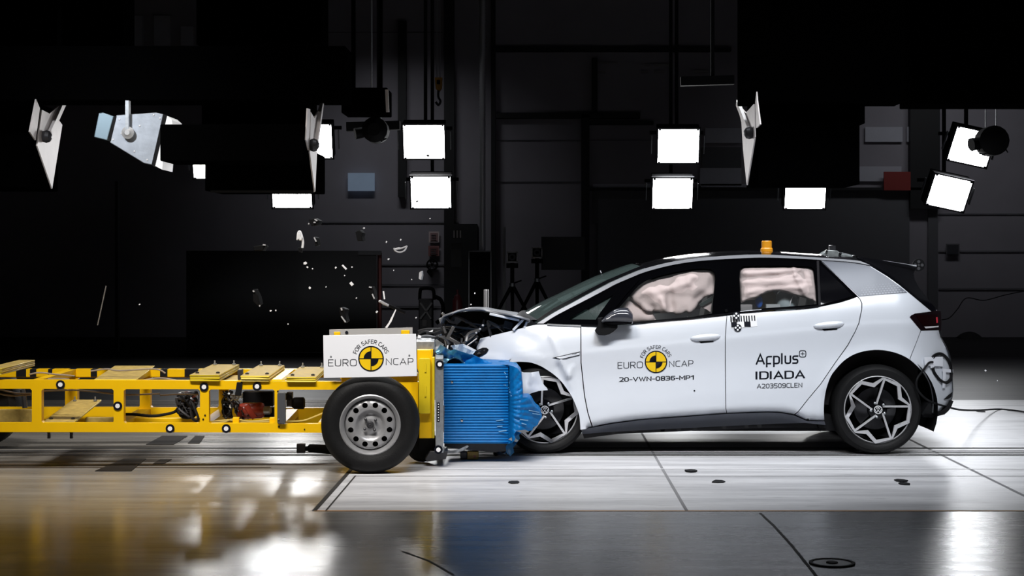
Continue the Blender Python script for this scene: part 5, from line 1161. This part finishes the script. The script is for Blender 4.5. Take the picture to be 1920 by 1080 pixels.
for px in (716, -49):
    c = PT(px, 798, 1.30); c.z = .349; MB().lathe([(.2, 0), (.28, .02), (.33, 0), (.349, -.04), (.349, -.2), (.2, -.2)], c, -VT, 44).build('far_wheel', RUBBER, tr)
for px in (694, -150):
    c = PT(px, 798, -.15); c.z = .349; MB().tube([c, c+VT*1.4], .04, 10).build('axle', DSTEEL, tr)
c = PT(802, 860, .25); MB().lathe([(.03, .03), (.10, .03), (.12, .01), (.12, -.05), (.03, -.06)], (c.x-.04, c.y, .125), -VT, 24).build('guide_roller', RUBBER, tr)
# tow clevis
tplate([(556, 833), (572, 833), (572, 850), (556, 850)], .45, .06, 'tow_clevis', DSTEEL); MB().tube([PT(571, 841, .47), PT(577, 841, .47), PT(580, 840.5, .47), PT(625, 843, .47)], [.018, .018, .032, .036], 10).build('tow_bar', MBLACK, tr)

# ================================================================== BLUE HONEYCOMB BARRIER
bb = thing('honeycomb_barrier', 'blue aluminium honeycomb block on the trolley, crushed against the car wheel', 'barrier', (PT(900, 840, .5).x, -.1, 0))
YBR = -.52
def ridge(y): return .007*abs(sin((y-684)*pi/5.2))
def PB(u, v):
    y = 684+147.5*v; x = 832+121*u
    return W(x, y, YBR-.010*abs(sin((y-684)*pi/5.25))+.006*noise.noise(Vector((x*.025, y*.05, 0)))+.03*max(0, (x-930)/23)**2)
cm = MB().grid(PB, 26, 168); a, b = W(832, 684, YBR), W(953, 831.5, YBR)
for z in (a.z, b.z): cm.add([(a.x, YBR, z), (b.x, YBR, z), (b.x, YBR+1, z), (a.x, YBR+1, z)], [(0, 1, 2, 3)])
cm.build('honeycomb_core', BLUE, bb, ang=60)
crp = [(951, 684), (960, 686), (970, 690), (976, 698), (978, 712), (979.5, 730), (980, 745), (990, 745), (996, 750), (1000, 758), (1004, 764), (1010, 768), (1014, 774), (1013, 778), (1016, 783), (1011, 790), (1008, 797), (1000, 801), (998, 807), (985, 809), (976, 812), (968, 808), (964, 815), (966, 824), (960, 830), (953, 832), (951, 790), (952, 740)]
def PCR(x, y):
    e = max(0, min(1, (x-951)/12)); an = atan2(y-758, x-915); r = hypot(y-758, x-915)
    n = .011*abs(sin(an*21+.6*sin(r*.09)))+.012*noise.noise(Vector((an*7, r*.05, 4)))+.006*noise.noise(Vector((x*.3, y*.3, 9)))
    return W(x, y, YBR+.035*(1-e)-.07*e*sin(min(1, (x-951)/60)*pi*.8+.2)+.004*max(0, x-975)-n*e+bump_line(x, y, (953, 690), (956, 830), 2.2, .03))
MB().sheet(crp, PCR, 1.9, rim=(0, .35, 0), bd=2.5).build('crushed_face', BLUE, bb, ang=60)
GL = mat('foil_glint', (.35, .62, .85), .25, metal=.4); RG = random.Random(4)  # pale chips and bars paint the glints of the foil
mb = MB()
for k in range(34):
    x = 947+(k % 17)*.5+RG.uniform(-1, 1); y = 698+k*1.35; x = x if k < 20 else x+4
    p = W(x, y, YBR-.03); mb.add([p+Vector((RG.uniform(-.006, .006), RG.uniform(-.01, 0), RG.uniform(-.006, .006))) for _ in range(3)], [(0, 1, 2)])
mb.build('foil_glint_chips', GL, bb, smooth=False, kind='stuff')
for (x0, y0, x1, y1) in ((992, 769, 1011, 773), (999, 775, 1013, 777), (975, 786, 990, 788), (978, 793, 987, 796), (930, 789, 944, 787), (932, 800, 942, 799), (935, 809, 950, 807)):
    mb = MB().bar(PCR(x0, y0)+Vector((0, -.012, 0)) if x0 > 951 else W(x0, y0, YBR-.013), PCR(x1, y1)+Vector((0, -.012, 0)) if x1 > 951 else W(x1, y1, YBR-.013), .004, .005)
    mb.build('foil_glint_bar', GL, bb, smooth=False)
MB().prism([W(x, y, YBR+.25) for x, y in ((951, 690), (975, 700), (978, 745), (1000, 770), (990, 800), (960, 828), (951, 830))], (0, .7, 0)).build('crushed_core', BLUE, bb)
def crumple(poly, Y0_, sx, amp, name, m, parent=bb, rim=.02, st=4):
    return MB().sheet(poly, lambda x, y: W(x, y, Y0_+sx*(x-poly[0][0])+amp*noise.noise(Vector((x*.05, y*.09, Y0_*5)))+.35*amp*abs(noise.noise(Vector((x*.12, y*.15, 2))))), st, rim=(0, rim, 0)).build(name, m, parent, ang=60)
crumple([(816, 660), (826, 646), (842, 656), (856, 664), (872, 668), (884, 668), (900, 676), (914, 686), (905, 690), (880, 688), (868, 682), (862, 676), (850, 672), (842, 675), (836, 682), (832, 684), (824, 676)], -.42, .0012, .06, 'upper_cladding', BLUEL)
crumple([(838, 660), (852, 655), (880, 664), (892, 668), (888, 676), (872, 674), (858, 672)], -.46, .002, .05, 'folded_cladding', mat('cladding_teal', (.03, .16, .26), .3, metal=.4, var=.4))
crumple([(862, 668), (884, 664), (905, 674), (930, 684), (950, 682), (948, 688), (905, 690), (880, 690)], -.40, .001, .04, 'cladding_skirt', BLUE)
crumple([(790, 652), (818, 636), (832, 646), (828, 660), (812, 668), (800, 664)], -.30, .0, .03, 'peeled_sheet', GSTEEL)
MB().sheet([(834, 683), (842, 674), (850, 671), (858, 673), (868, 682), (872, 686), (834, 686)], lambda x, y: W(x, y, -.35), 5, rim=(0, .3, 0)).build('gap_shade_sheet', MBLACK, bb)  # black sheet put in for the shade of the arched gap
crumple([(911, 684), (940, 676), (968, 680), (976, 690), (955, 690), (930, 688)], -.15, .0, .03, 'blue_film', mat('blue_film', (.05, .25, .5), .3, coat=.3, var=.3))
crumple([(952, 832), (964, 820), (972, 814), (975, 822), (968, 832), (962, 840), (964, 848), (957, 856), (950, 850), (948, 838)], -.4, .0, .06, 'hanging_film', mat('hanging_blue_film', (.02, .12, .25), .35, coat=.3, var=.5))
crumple([(832, 841), (845, 846), (862, 842), (876, 835), (879, 837), (870, 845), (850, 850), (838, 850)], -.5, .0, .04, 'lower_flange', GSTEEL)
MB().prism([W(x, y, -.3) for x, y in ((833, 831.5), (952, 832), (950, 846), (925, 848), (860, 842), (833, 838))], (0, .5, 0)).build('bottom_plate', DSTEEL, bb)
MB().bar(W(832, 760, -.535), W(831.3, 810, -.535), .012, .012).build('edge_strip', SILVER, bb)
for x, y in ((847.5, 716), (866, 788)): MB().lathe([(.010, 0), (.010, .006), (.003, .008)], W(x, y, YBR-.012), (0, -1, 0), 10).build('rivet', CHROME, bb)
crumple([(953, 824), (962, 819), (972, 826), (968, 829)], -.55, .0, .02, 'torn_strip', GSTEEL); crumple([(968, 808), (985, 806), (992, 810), (980, 812)], -.62, .0, .02, 'torn_strip', SILVER)

# ================================================================== THINGS ON THE FLOOR AND IN THE AIR
fl_t = thing('lamp_fragment', 'silver cup-shaped lamp fragment on the floor under the blue barrier', 'fragment', GZ(935, 858))
cc = GZ(935, 858); MB().lathe([(.01, 0), (.045, .01), (.065, .04), (.07, .08), (.064, .08), (.05, .03), (.01, .02)], cc+Vector((0, 0, .05)), (.5, -.6, .5), 20).build('cup', CHROME, fl_t)
MB().lathe([(.02, -.05), (.03, 0), (.012, .01)], cc+Vector((0, .02, .05)), (.5, -.6, .5), 14).build('socket', DSTEEL, fl_t)
t = thing('yellow_box', 'small rusty yellow block on the floor under the blue barrier', 'block', GZ(884, 862)); cc = GZ(884, 862)
MB().box(cc+Vector((.01, .04, .032)), (.085, .08, .06)).build('body', mat('block_yellow', (.42, .26, .05), .5, var=.3, vscale=30), t, bevel=.004); MB().box(cc+Vector((-.06, .04, .03)), (.05, .07, .055)).build('cap', DSTEEL, t, bevel=.004)
MB().lathe([(.010, 0), (.009, .004)], cc+Vector((.025, -.001, .025)), (0, -1, 0), 10).build('stud', REDM, t)
tag(MB().box((W(912, 560, 2.1).x, 2.1, (W(912, 543, 2.1).z+.0)/2), (9.6*(DC+2.1)/F, .045, W(912, 543, 2.1).z)).build('aluminium_post', mat('profile_aluminium', (.62, .60, .60), .35, metal=.5), bevel=.004), 'slotted aluminium post standing just behind the crumpled bonnet', 'post')
p = COL.objects[-1]
for dx in (-.012, .012): MB().box((W(912, 560, 2.1).x+dx, 2.073, (W(912, 543, 2.1).z)/2), (.006, .006, W(912, 543, 2.1).z)).build('slot', DSTEEL, p)
for i, (px, py, l) in enumerate(((963, 905, 'black ring-shaped scrap on the white floor before the front wheel'), (1297, 884.5, 'black pointed scrap on the white floor under the doors'), (1347, 904, 'flat dark scrap on the white floor, right of the pointed one'), (1689, 902, 'dark scrap on the white floor below the rear wheel'), (1695, 908, 'dark scrap nearest the camera below the rear wheel'), (1840, 772, 'flat dark ring lying behind the trailing cable, right of the car'))):
    c = GZ(px, py); R_ = random.Random(i+3); n = 7
    q = [c+Vector(((.035+.02*R_.random())*cos(2*pi*k/n), (.05+.03*R_.random())*sin(2*pi*k/n), .001)) for k in range(n)]
    tag(MB().prism(q, (0, 0, .006+.004*(i == 1))).build('floor_scrap', MBLACK), l, 'scrap', 'scraps on the white floor')
DEB = mat('debris_dark', (.003, .003, .0035), .5, spec=.12); DBR = mat('debris_bright', (.55, .55, .57), .25, metal=.3); DPA = mat('debris_pale', (.75, .75, .77), .4)
def ribbon(pts, r, Y, name, m, parent=None, n=5): return MB().tube(spl([W(x, y, Y+.02*i) for i, (x, y) in enumerate(pts)], 5), r, n).build(name, m, parent)
# long black trim strip with a white tail
t = thing('trim_strip', 'long dark trim strip with a bright sliver, flying just above the sign board', 'debris', W(733, 600, -.2))
MB().bar(W(711, 564, -.3), W(728, 573, -.25), .02, .018).build('bright_end', DBR, t, bevel=.003); MB().bar(W(727, 572, -.25), W(760, 586, -.2), .02, .022).build('dark_strip', DEB, t, bevel=.003)
MB().prism([W(x, y, -.26) for x, y in ((741.5, 580), (743, 581), (734, 603), (726, 615), (722, 614), (728, 606))], (0, .006, 0)).build('torn_sliver', DPA, t); MB().bar(W(719, 546, -.3), W(721, 561, -.3), .01, .008).build('pin', DPA, t)
ob = thing('badge_outline', 'pale boat-shaped outline of broken trim in mid-air left of the wall notices', 'debris', W(750, 472, .3))
MB().tube(spl([W(x, y, .3) for x, y in ((738, 465), (741, 470), (749, 473), (758, 470), (763, 462), (760, 463), (750, 466), (740, 468))], 4), .006, 6, closed=True).build('outline', DBR, ob); MB().tube([W(739, 467, .3), W(748, 464.5, .3), W(755, 466, .3)], .004, 5).build('rib', DBR, ob)
cu = thing('curled_strip', 'pale curled loop of trim flying high left, largest bright piece in the air', 'debris', W(562, 466, .3))
MB().tube(spl([W(x, y, .3) for x, y in ((558, 450), (559, 438), (562, 434), (565, 440), (568, 454), (567, 465))], 5), .010, 6).build('loop', DPA, cu); MB().tube(spl([W(x, y, .28) for x, y in ((559, 448), (561, 438), (563, 450), (566, 444))], 5), .008, 6).build('inner_fold', DPA, cu)
MB().prism([W(x, y, .32) for x, y in ((559, 464), (567, 466), (566, 474), (560, 472))], (0, .02, 0)).build('dark_tail', DEB, cu)
def dark_piece(nm, lab, pts, hi, Y=.2):
    t = thing(nm, lab, 'debris', W(pts[0][0], max(p[1] for p in pts), Y)); MB().prism([W(x, y, Y) for x, y in pts], (.02, .05, 0)).build('shell', DEB, t, bevel=.004)
    for a, b in hi: MB().bar(W(*a, Y-.01), W(*b, Y-.01), .012, .010).build('edge_glint', DBR, t)  # bright bars stand in for glints on the dark pieces
dark_piece('bracket_piece', 'dark hooked bracket flying above the left part of the sign board', [(635, 577), (641, 576), (649, 580), (647, 590), (650, 602), (645, 606), (638, 594)], (((640, 577), (641, 582)), ((640, 593), (648, 604))))
dark_piece('housing_piece', 'dark elongated housing piece flying lowest at far left, with a glint', [(473, 543), (477, 542), (484, 556), (487, 570), (482, 573), (474, 565)], (((474, 545), (477, 547)), ((486, 573), (488, 574))))
dark_piece('clip_piece', 'dark clip fragment tumbling beside the red post', [(690, 540), (697, 537), (700, 545), (703, 560), (698, 562), (694, 552)], (((692, 538), (697, 539)), ((698, 551), (702, 560))))
dark_piece('cluster_piece', 'dark spotted cluster in mid-air, highest debris at left', [(578, 412), (590, 409), (599, 414), (596, 422), (584, 424)], (((590, 411), (595, 414)), ((588, 417), (592, 417)), ((578, 419), (580, 420))))
dark_piece('grille_piece', 'dark ring-shaped fragment in mid-air between the lit lamps and the backing board', [(666, 435), (674, 431), (680, 437), (678, 444), (680, 452), (670, 452)], (((681, 427), (683, 429)),))
dark_piece('flat_piece', 'dark flat fragment with a pale tip at far left, level with the backing board top', [(474, 462), (495, 459), (497, 462), (492, 470), (476, 470)], (((493, 459), (498, 459.5)),))
dark_piece('strip_piece', 'dark fragment with a painted glint beside the curled loop', [(588, 444), (593, 446), (596, 460), (591, 462)], (((589, 445), (593, 453)),))
tag(MB().prism([W(x, y, .2) for x, y in ((786, 511), (790, 508), (791, 516), (789, 525), (785, 522))], (.01, .03, 0)).build('chrome_piece', DBR), 'small crinkled chrome piece in mid-air above the wheeled extinguisher', 'debris')
tag(MB().bar(W(642, 497, .2), W(649.5, 505, .2), .02, .012).build('pale_splinter', DPA), 'short pale splinter, the only slanted bright bar among the flying specks', 'debris')
tag(MB().bar(W(657, 529.5, .2), W(661.5, 535, .2), .02, .02).build('pale_chip', DPA), 'pale wedge-shaped chip in front of the backing board, below the slanted splinter', 'debris')
tag(MB().bar(W(199, 536, .6), W(183, 610, .6), .008, .008).build('thin_rod', mat('rod_grey', (.16, .15, .14), .5)), 'thin pale rod leaning in the dark at far left above the trolley', 'rod')
RS = random.Random(11)
for (px, py, r) in ((572, 494, 3), (577, 501, 2), (586, 504, 1.3), (629, 502, 1.8), (580.5, 540, 2.4), (660, 501, 1.6), (682, 428, 1.6), (724, 454, 1.5), (751, 450, 1.8), (728, 486, 1.6), (706, 585, 1.8), (261, 571, 1.6), (738, 507, 1.2), (772, 524, 1.2), (806, 410, 1.0), (611, 538, 1.2), (668, 559, 1.2), (517, 582, 1.6), (507, 583, 1.6), (646, 517, 1.2), (780, 596, 1.3), (1848, 695, 2.0), (540, 608, 1.2), (890, 550, 1.3), (883, 571, 1.2), (1870, 714, 1.0), (782, 378, 2.6), (803, 292, 2.6), (788, 370, 1.6)):
    c = W(px, py, .3); q = []
    k = RS.randint(4, 6); r *= .0043
    dark = py < 400
    q = [c+Vector((r*RS.uniform(.6, 1.3)*cos(2*pi*i/k), 0, r*RS.uniform(.6, 1.3)*sin(2*pi*i/k))) for i in range(k)]
    tag(MB().prism(q, (r*RS.uniform(-.5, .5), r*1.2, r*.3)).build('shard', DEB if dark else DPA), 'tiny dark shard of debris crossing a lit lamp' if dark else 'tiny pale shard of flying debris against the dark hall', 'debris', 'dark shards before the lamps' if dark else 'tiny pale shards in the air')
